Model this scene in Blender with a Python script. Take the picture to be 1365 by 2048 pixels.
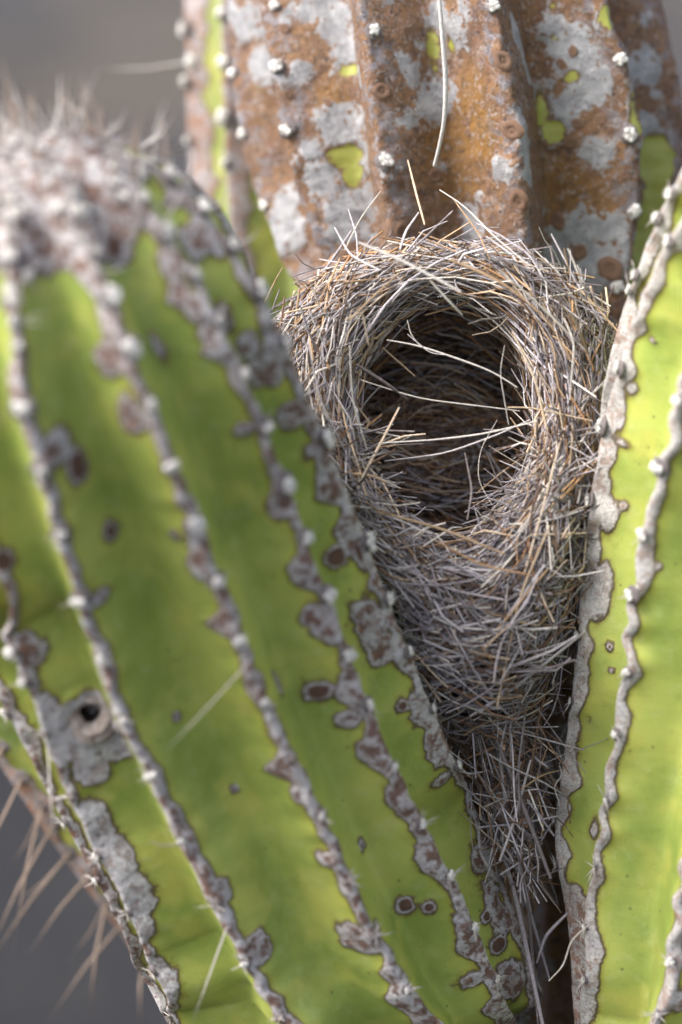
import bpy, math, random
import numpy as np
from mathutils import Vector, Matrix

random.seed(7)
rng = np.random.default_rng(7)
for o in list(bpy.data.objects):
    bpy.data.objects.remove(o)
scene = bpy.context.scene
col = scene.collection

# ------------------------------------------------------------------ camera
PITCH = math.radians(14)
CAM = np.array([0.0, 0.0, 1.35])
FWD = np.array([0.0, math.cos(PITCH), -math.sin(PITCH)])
UPV = np.array([0.0, math.sin(PITCH), math.cos(PITCH)])
cd = bpy.data.cameras.new('camera')
cam = bpy.data.objects.new('camera', cd)
col.objects.link(cam)
cam.location = CAM
cam.rotation_euler = (math.pi / 2 - PITCH, 0, 0)
cd.sensor_fit = 'VERTICAL'
cd.sensor_height = 36
cd.lens = 100
cd.clip_start = 0.02
cd.clip_end = 3000
cd.dof.use_dof = True
cd.dof.focus_distance = 1.243
cd.dof.aperture_fstop = 3.3
cd.dof.aperture_blades = 9
scene.camera = cam

# ------------------------------------------------------------------ sky, sun, exposure
world = bpy.data.worlds.new('World')
scene.world = world
world.use_nodes = True
wn = world.node_tree
bg = wn.nodes['Background']
sky = wn.nodes.new('ShaderNodeTexSky')
sky.sky_type = 'NISHITA'
sky.sun_disc = False
SUN_EL, SUN_AZ = math.radians(47), math.radians(-110)      # azimuth from +Y clockwise
sky.sun_elevation = SUN_EL
sky.sun_rotation = SUN_AZ
sky.air_density = 0.7
sky.dust_density = 4.0
sky.ozone_density = 1.0
hs = wn.nodes.new('ShaderNodeHueSaturation')
hs.inputs['Saturation'].default_value = 0.55                # thin high cloud: whiter sky
wn.links.new(sky.outputs[0], hs.inputs['Color'])
wn.links.new(hs.outputs[0], bg.inputs['Color'])
bg.inputs['Strength'].default_value = 0.125
sd_ = bpy.data.lights.new('sun', 'SUN')
sun = bpy.data.objects.new('sun', sd_)
col.objects.link(sun)
sd_.energy = 1.6
sd_.angle = math.radians(28)
sd_.color = (1.0, 0.95, 0.88)
sdir = Vector((math.sin(SUN_AZ) * math.cos(SUN_EL), math.cos(SUN_AZ) * math.cos(SUN_EL), math.sin(SUN_EL)))
sun.rotation_euler = sdir.to_track_quat('Z', 'Y').to_euler()
sun.location = (-2, -2, 4)
scene.view_settings.view_transform = 'Standard'
scene.view_settings.look = 'None'
scene.view_settings.gamma = 1
scene.view_settings.use_curve_mapping = False
scene.view_settings.exposure = 1.8
scene.cycles.max_bounces = 8
scene.cycles.use_denoising = True

# ------------------------------------------------------------------ helpers
K = 0.36 / 2048.0
def P(px, py, d):
    """a point of the place, d metres in front of the lens"""
    return CAM + FWD * d + np.array([1.0, 0, 0]) * ((px - 682.5) * K * d) + UPV * ((1024 - py) * K * d)
def project(p):
    q = p - CAM
    d = q @ FWD
    return 682.5 + q[..., 0] / (K * d), 1024 - (q @ UPV) / (K * d), d
def norm(a):
    return a / np.maximum(np.linalg.norm(a, axis=-1, keepdims=True), 1e-12)
def sstep(x, a, b):
    t = np.clip((x - a) / (b - a), 0, 1)
    return t * t * (3 - 2 * t)
def gsmooth(a, s):
    n = int(3 * s) + 1
    k = np.exp(-0.5 * (np.arange(-n, n + 1) / s) ** 2)
    k /= k.sum()
    b = np.pad(a, n, mode='edge') if a.ndim == 1 else np.pad(a, ((n, n), (0, 0)), mode='edge')
    if a.ndim == 1:
        return np.convolve(b, k, mode='valid')
    return np.stack([np.convolve(b[:, j], k, mode='valid') for j in range(a.shape[1])], 1)
def vnoise(p, seed=0):
    """3-D value noise, 0..1"""
    p = np.asarray(p, float)
    i = np.floor(p).astype(np.int64)
    f = p - i
    f = f * f * (3 - 2 * f)
    def h(x, y, z):
        n = (x * 374761393 + y * 668265263 + z * 2147483647 + seed * 1274126177) & 0xFFFFFFFF
        n = ((n ^ (n >> 13)) * 1274126177) & 0xFFFFFFFF
        n = ((n ^ (n >> 16)) * 2246822519) & 0xFFFFFFFF
        return ((n ^ (n >> 15)) & 0xFFFFFF) / float(0xFFFFFF)
    x, y, z = i[..., 0], i[..., 1], i[..., 2]
    fx, fy, fz = f[..., 0], f[..., 1], f[..., 2]
    r = 0
    for dx in (0, 1):
        for dy in (0, 1):
            for dz in (0, 1):
                w = (fx if dx else 1 - fx) * (fy if dy else 1 - fy) * (fz if dz else 1 - fz)
                r = r + w * h(x + dx, y + dy, z + dz)
    return r
def fbm(p, seed=0, o=3):
    p = np.asarray(p, float)
    r, a, t = 0, 1.0, 0
    for k in range(o):
        r = r + a * vnoise(p * 2 ** k, seed + 17 * k)
        t += a
        a *= 0.5
    return r / t

def make_mesh(name, verts, faces, mat, attrs=None, colors=None, smooth=True):
    verts = np.ascontiguousarray(verts, np.float32).reshape(-1, 3)
    faces = np.ascontiguousarray(faces, np.int32)
    m = bpy.data.meshes.new(name)
    n, c = faces.shape
    m.vertices.add(len(verts))
    m.vertices.foreach_set('co', verts.ravel())
    m.loops.add(n * c)
    m.loops.foreach_set('vertex_index', faces.ravel())
    m.polygons.add(n)
    m.polygons.foreach_set('loop_start', np.arange(0, n * c, c, dtype=np.int32))
    m.polygons.foreach_set('use_smooth', np.full(n, smooth, bool))
    for k, v in (attrs or {}).items():
        a = m.attributes.new(k, 'FLOAT', 'POINT')
        a.data.foreach_set('value', np.ascontiguousarray(v, np.float32).ravel())
    for k, v in (colors or {}).items():
        a = m.attributes.new(k, 'FLOAT_COLOR', 'POINT')
        v = np.asarray(v, np.float32).reshape(-1, 3)
        a.data.foreach_set('color', np.concatenate([v, np.ones((len(v), 1), np.float32)], 1).ravel())
    m.update(calc_edges=True)
    if mat:
        m.materials.append(mat)
    return m
def link(name, mesh, parent=None, mw=None):
    o = bpy.data.objects.new(name, mesh)
    col.objects.link(o)
    mw = mw or Matrix.Identity(4)
    if parent:
        o.parent = parent
        o.matrix_local = WORLD[parent.name].inverted() @ mw
    else:
        o.matrix_local = mw
    WORLD[o.name] = mw
    return o
WORLD = {}
def thing(name, loc, label, cat, group=None):
    o = bpy.data.objects.new(name, None)
    col.objects.link(o)
    o.empty_display_size = 0.02
    o.location = loc
    WORLD[o.name] = Matrix.Translation(Vector(loc))
    o['label'] = label
    o['category'] = cat
    if group:
        o['group'] = group
    return o

# ------------------------------------------------------------------ node helper
class NT:
    def __init__(s, name):
        s.m = bpy.data.materials.new(name)
        s.m.use_nodes = True
        s.t = s.m.node_tree
        s.b = s.t.nodes['Principled BSDF']
        tc = s.t.nodes.new('ShaderNodeTexCoord')
        s.obj = tc.outputs['Object']
    def put(s, sock, v):
        if v is None:
            return
        if isinstance(v, bpy.types.NodeSocket):
            s.t.links.new(v, sock)
        else:
            if isinstance(v, tuple) and len(v) == 3 and sock.type == 'RGBA':
                v = (*v, 1)
            sock.default_value = v
    def attr(s, n, color=False):
        a = s.t.nodes.new('ShaderNodeAttribute')
        a.attribute_name = n
        return a.outputs['Color' if color else 'Fac']
    def math(s, op, a, b=None, c=None, clamp=False):
        n = s.t.nodes.new('ShaderNodeMath')
        n.operation = op
        n.use_clamp = clamp
        s.put(n.inputs[0], a); s.put(n.inputs[1], b); s.put(n.inputs[2], c)
        return n.outputs[0]
    def noise(s, scale, detail=3, rough=0.55, vec=None, dist=0.0, color=False):
        n = s.t.nodes.new('ShaderNodeTexNoise')
        s.put(n.inputs['Vector'], vec or s.obj)
        n.inputs['Scale'].default_value = scale
        n.inputs['Detail'].default_value = detail
        n.inputs['Roughness'].default_value = rough
        n.inputs['Distortion'].default_value = dist
        return n.outputs['Color' if color else 'Fac']
    def voro(s, scale, feature='F1', out='Distance', vec=None, rnd=1.0):
        n = s.t.nodes.new('ShaderNodeTexVoronoi')
        n.feature = feature
        s.put(n.inputs['Vector'], vec or s.obj)
        n.inputs['Scale'].default_value = scale
        n.inputs['Randomness'].default_value = rnd
        return n.outputs[out]
    def mr(s, v, a, b, lo=0.0, hi=1.0, smooth=True):
        n = s.t.nodes.new('ShaderNodeMapRange')
        n.interpolation_type = 'SMOOTHSTEP' if smooth else 'LINEAR'
        s.put(n.inputs[0], v)
        for k, x in zip((1, 2, 3, 4), (a, b, lo, hi)):
            s.put(n.inputs[k], x)
        return n.outputs[0]
    def mix(s, f, a, b, mode='MIX'):
        n = s.t.nodes.new('ShaderNodeMix')
        n.data_type = 'RGBA'
        n.blend_type = mode
        s.put(n.inputs[0], f); s.put(n.inputs[6], a); s.put(n.inputs[7], b)
        return n.outputs[2]
    def stretch(s, v):
        n = s.t.nodes.new('ShaderNodeMapping')
        s.put(n.inputs['Vector'], s.obj)
        n.inputs['Scale'].default_value = v
        return n.outputs[0]
    def bump(s, h, strength, dist, prev=None):
        n = s.t.nodes.new('ShaderNodeBump')
        n.inputs['Strength'].default_value = strength
        n.inputs['Distance'].default_value = dist
        s.put(n.inputs['Height'], h)
        if prev:
            s.put(n.inputs['Normal'], prev)
        return n.outputs[0]
    def done(s, color, rough=0.6, normal=None, spec=0.3):
        s.put(s.b.inputs['Base Color'], color)
        s.put(s.b.inputs['Roughness'], rough)
        s.put(s.b.inputs['Specular IOR Level'], spec)
        s.put(s.b.inputs['Normal'], normal)
        return s.m

# ------------------------------------------------------------------ materials
def skin_material(name, pale, brown, brown_bias=0.0, dash=0.0, edge=0.0042, g_lo=(0.215, 0.285, 0.058), g_hi=(0.35, 0.40, 0.092)):
    """waxy green skin with corky bark where the field 'f' (metres inside the bark) is positive"""
    t = NT(name)
    f = t.attr('f'); b = t.attr('b'); u = t.attr('u')
    n1 = t.noise(420, 3); n2 = t.noise(1500, 2)
    ff = t.math('ADD', f, t.math('MULTIPLY', t.math('SUBTRACT', n1, 0.5), edge))
    ff = t.math('ADD', ff, t.math('MULTIPLY', t.math('SUBTRACT', n2, 0.5), 0.0010))
    mask = t.mr(ff, -0.0002, 0.0003)
    # green skin
    g = t.mix(t.mr(t.noise(22, 3, 0.5), 0.34, 0.66), g_lo, g_hi)
    g = t.mix(t.math('MULTIPLY', t.mr(t.noise(48, 2), 0.48, 0.75), 0.55), g, (0.46, 0.44, 0.10))
    g = t.mix(t.math('MULTIPLY', t.mr(t.noise(75, 4, 0.6), 0.55, 0.75), 0.45), g, (0.17, 0.215, 0.05))
    g = t.mix(t.math('MULTIPLY', t.mr(u, 0.014, 0.002), 0.35), g, (0.42, 0.40, 0.06))
    g = t.mix(t.math('MULTIPLY', t.mr(t.noise(900, 2), 0.60, 0.72), 0.25), g, (0.10, 0.13, 0.03))
    g = t.mix(t.mr(t.voro(95), 0.10, 0.02, 0, 0.7), g, (0.07, 0.055, 0.03))
    g = t.mix(t.math('MULTIPLY', t.mr(t.noise(120, 5, 0.7), 0.50, 0.72), 0.22), g, (0.46, 0.48, 0.26))
    g = t.mix(t.math('MULTIPLY', t.mr(t.noise(240, 4, 0.7, dist=2.0), 0.64, 0.70), 0.4), g, (0.36, 0.33, 0.16))
    # rim of the bark
    rim = t.math('MULTIPLY', t.mr(ff, -0.0011, -0.0001), t.mr(ff, 0.0011, 0.0003))
    g = t.mix(t.math('MULTIPLY', t.mr(ff, -0.0028, 0.0), 0.45), g, (0.20, 0.15, 0.03))
    # bark
    bn = t.math('ADD', t.mr(t.noise(190, 4, 0.6), 0.44, 0.58), t.math('MULTIPLY', t.math('SUBTRACT', b, 0.5), 1.3))
    bn = t.math('ADD', bn, brown_bias, clamp=True)
    bn = t.math('MULTIPLY', bn, t.mr(ff, 0.0004, 0.0026, 0.15, 1.0))
    bk = t.mix(t.mr(t.noise(700, 4, 0.65), 0.3, 0.7), pale, tuple(c * 0.62 for c in pale))
    br = t.mix(t.noise(520, 4, 0.65), brown, (brown[0] * 2.1, brown[1] * 2.0, brown[2] * 1.95))
    br = t.mix(t.mr(t.noise(160, 2), 0.62, 0.74, 0, 0.7), br, (0.30, 0.115, 0.035))
    bk = t.mix(bn, bk, br)
    bk = t.mix(t.math('MULTIPLY', t.mr(t.noise(260, 3), 0.54, 0.68), 0.65), bk, (0.44, 0.44, 0.46))
    if dash:
        bk = t.mix(t.math('MULTIPLY', t.mr(t.voro(620, vec=t.stretch((1.6, 1.6, 0.8))), 0.25, 0.16), t.mr(t.noise(90), 0.42, 0.58, 0, dash)), bk, (0.05, 0.04, 0.035))
    bk = t.mix(t.math('MULTIPLY', t.mr(t.noise(1300, 3), 0.58, 0.75), 0.5), bk, (0.06, 0.045, 0.04))
    c = t.mix(mask, g, bk)
    c = t.mix(t.math('MULTIPLY', rim, 0.75), c, (0.10, 0.06, 0.035))
    # dark plugs and lesions, plus shade coloured into the bored hole
    c = t.mix(t.mr(t.attr('s'), 0.0, 0.0008), c, t.mix(t.noise(300), (0.045, 0.028, 0.022), (0.16, 0.085, 0.06)))
    h1 = t.math('MULTIPLY', mask, t.math('ADD', t.noise(330, 5, 0.65), 0.5))
    nb = t.bump(h1, 0.75, 0.0016)
    nb = t.bump(t.noise(1700, 3, 0.6), 0.22, 0.0005, nb)
    nb = t.bump(t.noise(330, 3, 0.6, vec=t.stretch((0.5, 0.5, 1.6))), 0.12, 0.0012, nb)
    nb = t.bump(t.noise(60, 2), 0.15, 0.006, nb)
    return t.done(c, t.mix(mask, (0.46,) * 3, (0.85,) * 3), nb, 0.35)

M_LEFT = skin_material('green_skin_brown_bark', (0.54, 0.525, 0.525), (0.098, 0.062, 0.050), 0.06, 0.5, 0.0034)
M_RIGHT = skin_material('green_skin_pale_bark', (0.50, 0.475, 0.45), (0.17, 0.115, 0.09), -0.28, 1.0, 0.0022)
M_REAR = skin_material('green_skin_rusty_bark', (0.34, 0.30, 0.30), (0.17, 0.10, 0.07), -0.05, 0.0, 0.0042, (0.14, 0.19, 0.05), (0.27, 0.29, 0.085))

def scab_material():
    t = NT('scabbed_old_bark')
    f = t.attr('f'); g = t.attr('g'); u = t.attr('u'); oc = t.attr('o')
    w = t.noise(300, 3, 0.6)
    w2 = t.noise(1200, 2)
    j = t.math('ADD', t.math('MULTIPLY', t.math('SUBTRACT', w, 0.5), 0.0105), t.math('MULTIPLY', t.math('SUBTRACT', w2, 0.5), 0.0016))
    gf = t.math('ADD', f, j)                       # grey crust
    gg = t.math('ADD', g, t.math('MULTIPLY', j, 0.6))  # bare green windows
    gf = t.math('SUBTRACT', gf, t.math('MULTIPLY', t.mr(t.noise(210, 3, 0.6), 0.60, 0.66), 0.006))
    crust = t.mr(gf, -0.0001, 0.0003)
    green = t.mr(gg, -0.0001, 0.0002)
    base = t.mix(t.mr(t.noise(70, 4, 0.6), 0.34, 0.66), (0.20, 0.105, 0.060), (0.34, 0.185, 0.085))
    base = t.mix(t.math('MULTIPLY', t.mr(t.noise(240, 4, 0.65, dist=0.6), 0.48, 0.64), 0.75), base, (0.095, 0.056, 0.042))
    base = t.mix(oc, base, t.mix(t.noise(120, 3), (0.34, 0.17, 0.03), (0.24, 0.12, 0.035)))
    base = t.mix(t.math('MULTIPLY', t.mr(t.noise(130, 4, 0.65, dist=0.4), 0.47, 0.62), t.mr(u, 0.024, 0.004)), base, (0.26, 0.245, 0.27))  # grey-violet highlights along the crests, painted into the bark colour
    base = t.mix(t.math('MULTIPLY', t.mr(t.noise(300, 4, 0.7, dist=1.2), 0.55, 0.64), 0.85), base, (0.42, 0.385, 0.375))
    # rusty wrinkles across the ribs
    wr = t.noise(300, 4, 0.6, vec=t.stretch((0.7, 0.7, 2.2)), dist=1.5)
    base = t.mix(t.math('MULTIPLY', t.mr(wr, 0.56, 0.66), 0.5), base, (0.30, 0.125, 0.055))
    base = t.mix(t.mr(wr, 0.40, 0.32, 0, 0.55), base, (0.075, 0.045, 0.035))
    # ring scars
    v = t.voro(150, rnd=1.0)
    vr = t.math('ADD', v, t.math('MULTIPLY', t.math('SUBTRACT', t.noise(500, 2), 0.5), 0.10))
    ring = t.math('MULTIPLY', t.mr(vr, 0.15, 0.20), t.mr(vr, 0.28, 0.23))
    pit = t.mr(vr, 0.09, 0.05)
    keep = t.mr(t.noise(60, 2), 0.46, 0.54)
    ring = t.math('MULTIPLY', ring, keep)
    pit = t.math('MULTIPLY', pit, keep)
    base = t.mix(t.math('MULTIPLY', ring, 0.75), base, (0.42, 0.31, 0.27))
    base = t.mix(t.math('MULTIPLY', pit, 0.9), base, (0.045, 0.030, 0.026))
    cr = t.mix(t.mr(t.noise(160, 4, 0.6), 0.35, 0.65), (0.50, 0.50, 0.515), (0.34, 0.34, 0.36))
    cr = t.mix(t.mr(t.noise(900, 4, 0.7), 0.55, 0.72, 0, 0.6), cr, (0.20, 0.16, 0.14))
    crim = t.math('MULTIPLY', t.mr(gf, -0.0009, 0.0), t.mr(gf, 0.0010, 0.0002))
    ck = t.voro(210, 'DISTANCE_TO_EDGE', vec=t.mix(0.012, t.obj, t.noise(260, 3, color=True), 'ADD'))
    ck = t.math('MULTIPLY', t.mr(ck, 0.055, 0.01), t.mr(t.noise(70, 3), 0.46, 0.58))
    base = t.mix(t.math('MULTIPLY', ck, 0.8), base, (0.05, 0.032, 0.026))
    cr = t.mix(t.math('MULTIPLY', ck, 0.55), cr, (0.13, 0.105, 0.095))
    c = t.mix(crust, base, cr)
    c = t.mix(t.math('MULTIPLY', crim, 0.55), c, (0.52, 0.50, 0.50))
    gc = t.mix(t.noise(80, 3), (0.20, 0.225, 0.045), (0.31, 0.31, 0.060))
    gc = t.mix(t.mr(t.noise(420, 3), 0.6, 0.72, 0, 0.7), gc, (0.24, 0.15, 0.03))
    grim = t.math('MULTIPLY', t.mr(gg, -0.0012, -0.0001), t.mr(gg, 0.0011, 0.0003))
    c = t.mix(green, c, gc)
    c = t.mix(t.math('MULTIPLY', grim, 0.7), c, (0.20, 0.11, 0.04))
    ng = t.math('SUBTRACT', 1.0, green)
    h = t.math('MULTIPLY', ng, t.math('ADD', t.noise(420, 6, 0.7, dist=0.5), t.math('MULTIPLY', crust, 0.35)))
    nb = t.bump(h, 1.0, 0.0034)
    nb = t.bump(t.math('MULTIPLY', ng, t.math('SUBTRACT', ring, pit)), 0.7, 0.0012, nb)
    nb = t.bump(t.math('MULTIPLY', ng, wr), 0.6, 0.002, nb)
    nb = t.bump(t.math('MULTIPLY', ng, t.math('SUBTRACT', 1.0, ck)), 0.6, 0.001, nb)
    return t.done(c, t.mix(green, (0.58,) * 3, (0.5,) * 3), nb, 0.45)
M_SCAB = scab_material()

def simple(name, a, b, scale=300, rough=0.8, bumpd=0.0006, spec=0.2):
    t = NT(name)
    c = t.mix(t.mr(t.noise(scale, 4, 0.6), 0.3, 0.7), a, b)
    return t.done(c, rough, t.bump(t.noise(scale * 3, 4, 0.6), 0.6, bumpd), spec)
M_WOOL = simple('white_wool', (0.84, 0.83, 0.80), (0.60, 0.57, 0.53), 650, 0.95)
M_WOOLTAN = simple('tan_wool', (0.62, 0.47, 0.30), (0.42, 0.28, 0.16), 500, 0.95)
M_CUSHION = simple('grey_cork_cushion', (0.24, 0.22, 0.225), (0.10, 0.075, 0.07), 400, 0.9)
M_SPINE = simple('pale_spine', (0.58, 0.56, 0.54), (0.36, 0.31, 0.28), 200, 0.55)
M_SPINEB = simple('brown_spine', (0.44, 0.34, 0.28), (0.24, 0.17, 0.14), 120, 0.55)
M_HOLE = simple('painted_hole_shade', (0.05, 0.04, 0.035), (0.02, 0.015, 0.012), 300, 0.95)  # near-black colour paints the shade down the bored shaft

def straw_material():
    t = NT('dry_straw')
    c = t.attr('col', True)
    n = t.noise(900, 3, 0.6)
    c = t.mix(t.mr(n, 0.35, 0.75, 0, 0.55), c, t.mix(1.0, c, (0.45, 0.40, 0.40), 'MULTIPLY'))
    c = t.mix(t.mr(t.noise(260, 2), 0.58, 0.72, 0, 0.4), c, (0.50, 0.47, 0.46))
    return t.done(c, 0.78, t.bump(t.noise(1800, 3), 0.6, 0.0005), 0.18)
M_STRAW = straw_material()
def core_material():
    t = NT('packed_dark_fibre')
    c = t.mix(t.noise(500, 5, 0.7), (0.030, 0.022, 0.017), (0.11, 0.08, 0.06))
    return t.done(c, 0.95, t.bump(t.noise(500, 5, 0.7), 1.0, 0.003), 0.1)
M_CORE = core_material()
def ground_material():
    t = NT('lava_ground')
    c = t.mix(t.mr(t.noise(0.55, 3, 0.55), 0.40, 0.62), (0.0085, 0.0095, 0.013), (0.023, 0.0215, 0.022))
    c = t.mix(t.mr(t.noise(3.0, 4, 0.6), 0.4, 0.65, 0, 0.6), c, (0.012, 0.0128, 0.016))
    c = t.mix(t.mr(t.noise(40, 4, 0.6), 0.5, 0.7, 0, 0.5), c, (0.022, 0.021, 0.021))
    sx = t.t.nodes.new('ShaderNodeSeparateXYZ'); t.put(sx.inputs[0], t.obj)
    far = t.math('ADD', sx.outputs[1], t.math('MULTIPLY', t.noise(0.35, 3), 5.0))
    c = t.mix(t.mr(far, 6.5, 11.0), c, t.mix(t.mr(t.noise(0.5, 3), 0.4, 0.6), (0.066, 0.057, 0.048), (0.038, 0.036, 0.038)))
    return t.done(c, 0.9, t.bump(t.noise(30, 5, 0.6), 0.8, 0.03), 0.2)

# ------------------------------------------------------------------ ground
def build_ground():
    n = 260
    a = np.linspace(-1, 1, n)
    a = np.sign(a) * np.abs(a) ** 4.0
    X, Y = np.meshgrid(a * 700, a * 700, indexing='ij')
    R = np.hypot(X, Y - 1.3)
    Z = (fbm(np.stack([X * 0.35, Y * 0.35, X * 0], -1), 5, 4) - 0.5) * 0.9 * sstep(R, 0.6, 8.0)
    Z += (fbm(np.stack([X * 2.5, Y * 2.5, X * 0], -1), 9, 3) - 0.5) * 0.10 * sstep(R, 0.5, 2.0)
    Z -= 0.25 * sstep(R, 3, 12)
    idx = np.arange(n * n).reshape(n, n)
    q = np.stack([idx[:-1, :-1], idx[1:, :-1], idx[1:, 1:], idx[:-1, 1:]], -1).reshape(-1, 4)
    o = link('ground', make_mesh('ground', np.stack([X, Y, Z], -1), q, ground_material()))
    o['kind'] = 'structure'
build_ground()

# ------------------------------------------------------------------ ribbed stems
class Stem:
    """a ribbed column: axis (pixel/depth or world) with radius; rib crests run on the hull"""
    def __init__(s, axis, ribs, n_total, depth, crown=0.0, rows=500, cols=36, crest_b=0.08, valley_a=0.25, wav=0.0016, wav_len=0.024, seed=1, rowdense=(0, 1)):
        pts = np.array([P(*a[1:4]) if a[0] == 'p' else a[1:4] for a in axis], float)
        rad = np.array([a[4] for a in axis], float)
        L = np.concatenate([[0], np.cumsum(np.linalg.norm(np.diff(pts, axis=0), axis=1))])
        ss = np.linspace(0, L[-1], 1200)
        pd = np.stack([np.interp(ss, L, pts[:, k]) for k in range(3)], 1)
        pd = gsmooth(pd, 28); rd = gsmooth(np.interp(ss, L, rad), 28)
        ls = np.concatenate([[0], np.cumsum(np.linalg.norm(np.diff(pd, axis=0), axis=1))])
        tot = ls[-1]
        # more rows where the photograph looks (rowdense = share of the length)
        a, b = rowdense
        cdf_x = np.array([0, a, b, 1]); wgt = np.array([0.35, 1.0, 0.35])
        cum = np.concatenate([[0], np.cumsum(wgt * np.diff(cdf_x))]); cum /= cum[-1]
        frac = np.interp(np.linspace(0, 1, rows), cum, cdf_x)
        if crown:
            sb = frac * (tot - crown)
            ph = np.linspace(0, math.pi / 2 * 0.995, 90)[1:]
            sv = np.concatenate([sb, tot - crown + crown * np.sin(ph)])
            fac = np.concatenate([np.ones(rows), np.cos(ph)])
        else:
            sv = frac * tot
            fac = np.ones(rows)
        s.v = sv; s.tot = tot
        s.C = np.stack([np.interp(sv, ls, pd[:, k]) for k in range(3)], 1)
        s.R = np.interp(sv, ls, rd) * fac
        tg = np.gradient(pd, ls, axis=0)
        T = norm(np.stack([np.interp(sv, ls, tg[:, k]) for k in range(3)], 1))
        tocam = CAM - s.C
        e1 = norm(tocam - (tocam * T).sum(1, keepdims=True) * T)
        e2 = np.cross(T, e1)
        s.T, s.e1, s.e2 = T, e1, e2
        n = len(sv)
        # solve rib angles on the hull
        th = np.radians(np.linspace(-150, 150, 601))
        H = s.C[:, None] + s.R[:, None, None] * (np.cos(th)[None, :, None] * e1[:, None] + np.sin(th)[None, :, None] * e2[:, None])
        hx, hy, hd = project(H)
        angs = []; rks = []
        s.res = []
        for path in ribs:
            path = np.array(sorted(path, key=lambda q: q[1]), float)
            g = hx - np.interp(hy, path[:, 1], path[:, 0])
            ok = (hy >= path[0, 1] - 2) & (hy <= path[-1, 1] + 2) & (np.abs(th)[None] < math.radians(97))
            out = np.full(n, np.nan); rk = np.ones(n)
            rs = []
            prev = None
            for i in range(n):
                if fac[i] < 0.25:
                    continue
                o = ok[i]
                z = np.where(o[:-1] & o[1:] & (g[i, :-1] * g[i, 1:] <= 0))[0]
                if len(z):
                    k = z[np.argmin(np.abs(th[z] - prev))] if prev is not None else z[np.argmin(np.abs(th[z]))]
                    gg = g[i, k] / (g[i, k] - g[i, k + 1] + 1e-12)
                    out[i] = th[k] + gg * (th[k + 1] - th[k]); rs.append(0)
                elif o.any():
                    kk = np.argmin(np.where(o, np.abs(g[i]), 1e9))
                    if abs(g[i, kk]) < 60:
                        out[i] = th[kk]; rs.append(g[i, kk])
                        un = math.cos(th[kk]) * e1[i] + math.sin(th[kk]) * e2[i]
                        x2, y2, _ = project(H[i, kk] + un * s.R[i] * 0.05)
                        dg = (x2 - np.interp(y2, path[:, 1], path[:, 0])) - g[i, kk]
                        rk[i] = np.clip(1 - 0.05 * g[i, kk] / dg if abs(dg) > 1 else 1, 0.9, 1.16)
                if not np.isnan(out[i]):
                    prev = out[i]
            good = ~np.isnan(out)
            if not good.any():
                raise RuntimeError('rib off the hull')
            s.res.append((round(float(np.degrees(np.nanmin(out)))), round(float(np.degrees(np.nanmax(out)))), round(float(np.max(np.abs(rs)))), round(float(np.mean(np.abs(rs))), 1)))
            ii = np.arange(n)
            angs.append(gsmooth(np.interp(ii, ii[good], out[good]), 9))
            rks.append(gsmooth(rk, 9))
        A = np.stack(angs, 1)
        # keep order, keep apart
        gap = math.radians(10)
        for k in range(1, A.shape[1]):
            A[:, k] = np.maximum(A[:, k], A[:, k - 1] + gap)
        extra = n_total - A.shape[1]
        span = A[:, :1] + 2 * math.pi - A[:, -1:]
        E = A[:, -1:] + span * (np.arange(1, extra + 1) / (extra + 1))[None]
        A = np.concatenate([A, E], 1)
        RK = np.concatenate([np.stack(rks, 1), np.ones((n, extra))], 1)
        WV = np.zeros_like(A)
        for k in range(A.shape[1]):
            ph = seed * 3.1 + k * 1.7
            wv = np.sin(sv / wav_len * 2 * math.pi + ph + 2.2 * np.sin(sv / wav_len * 1.7 + ph)) * 0.6 + (fbm(np.stack([sv / wav_len * 1.3, sv * 0 + k, sv * 0 + seed], 1), seed, 2) - 0.5) * 1.6
            WV[:, k] = wv * wav / np.maximum(s.R, 0.02)
        s.A = A
        nr = A.shape[1]
        tau = np.arange(cols) / cols
        w = tau - 0.105 * np.sin(2 * math.pi * tau)
        x = np.abs(2 * w - 1)
        g = (np.sqrt(x * x + valley_a ** 2) - valley_a) / (math.sqrt(1 + valley_a ** 2) - valley_a)
        y = 1 - g
        y = (np.sqrt(y * y + crest_b ** 2) - crest_b)
        y /= y.max()
        An = np.concatenate([A[:, 1:], A[:, :1] + 2 * math.pi], 1)
        TH = (A[:, :, None] + (An - A)[:, :, None] * w[None, None]).reshape(n, -1)
        wn = lambda q: np.exp(-(q * (2 * math.pi / nr) * 0.075 / 0.0075) ** 2)
        WVn = np.concatenate([WV[:, 1:], WV[:, :1]], 1)
        TH = TH + (WV[:, :, None] * wn(w)[None, None] + WVn[:, :, None] * wn(1 - w)[None, None]).reshape(n, -1)
        RKn = np.concatenate([RK[:, 1:], RK[:, :1]], 1)
        RF = (RK[:, :, None] * (1 - w)[None, None] + RKn[:, :, None] * w[None, None]).reshape(n, -1)
        dep = depth * np.minimum(1, (s.R / 0.05)) * s.R
        # deeper between widely spaced ribs
        gapn = np.clip((An - A) / (2 * math.pi / nr), 0.5, 1.25)
        D = (dep[:, None, None] * gapn[:, :, None] * y[None, None]).reshape(n, -1)
        crestbump = (0.0012 * np.exp(-((np.minimum(w, 1 - w) * 2 * math.pi / nr) * 0.075 / 0.0035) ** 2))
        rr = s.R[:, None] * RF - D + np.tile(crestbump, nr)[None] * np.minimum(1, s.R / 0.04)[:, None]
        V = s.C[:, None] + rr[..., None] * (np.cos(TH)[..., None] * e1[:, None] + np.sin(TH)[..., None] * e2[:, None])
        s.V = V
        s.n, s.m, s.nr, s.cols = n, V.shape[1], nr, cols
        # arc distance to the nearest crest, with side
        seg = np.linalg.norm(np.roll(V, -1, 1) - V, axis=2).reshape(n, nr, cols)
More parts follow.
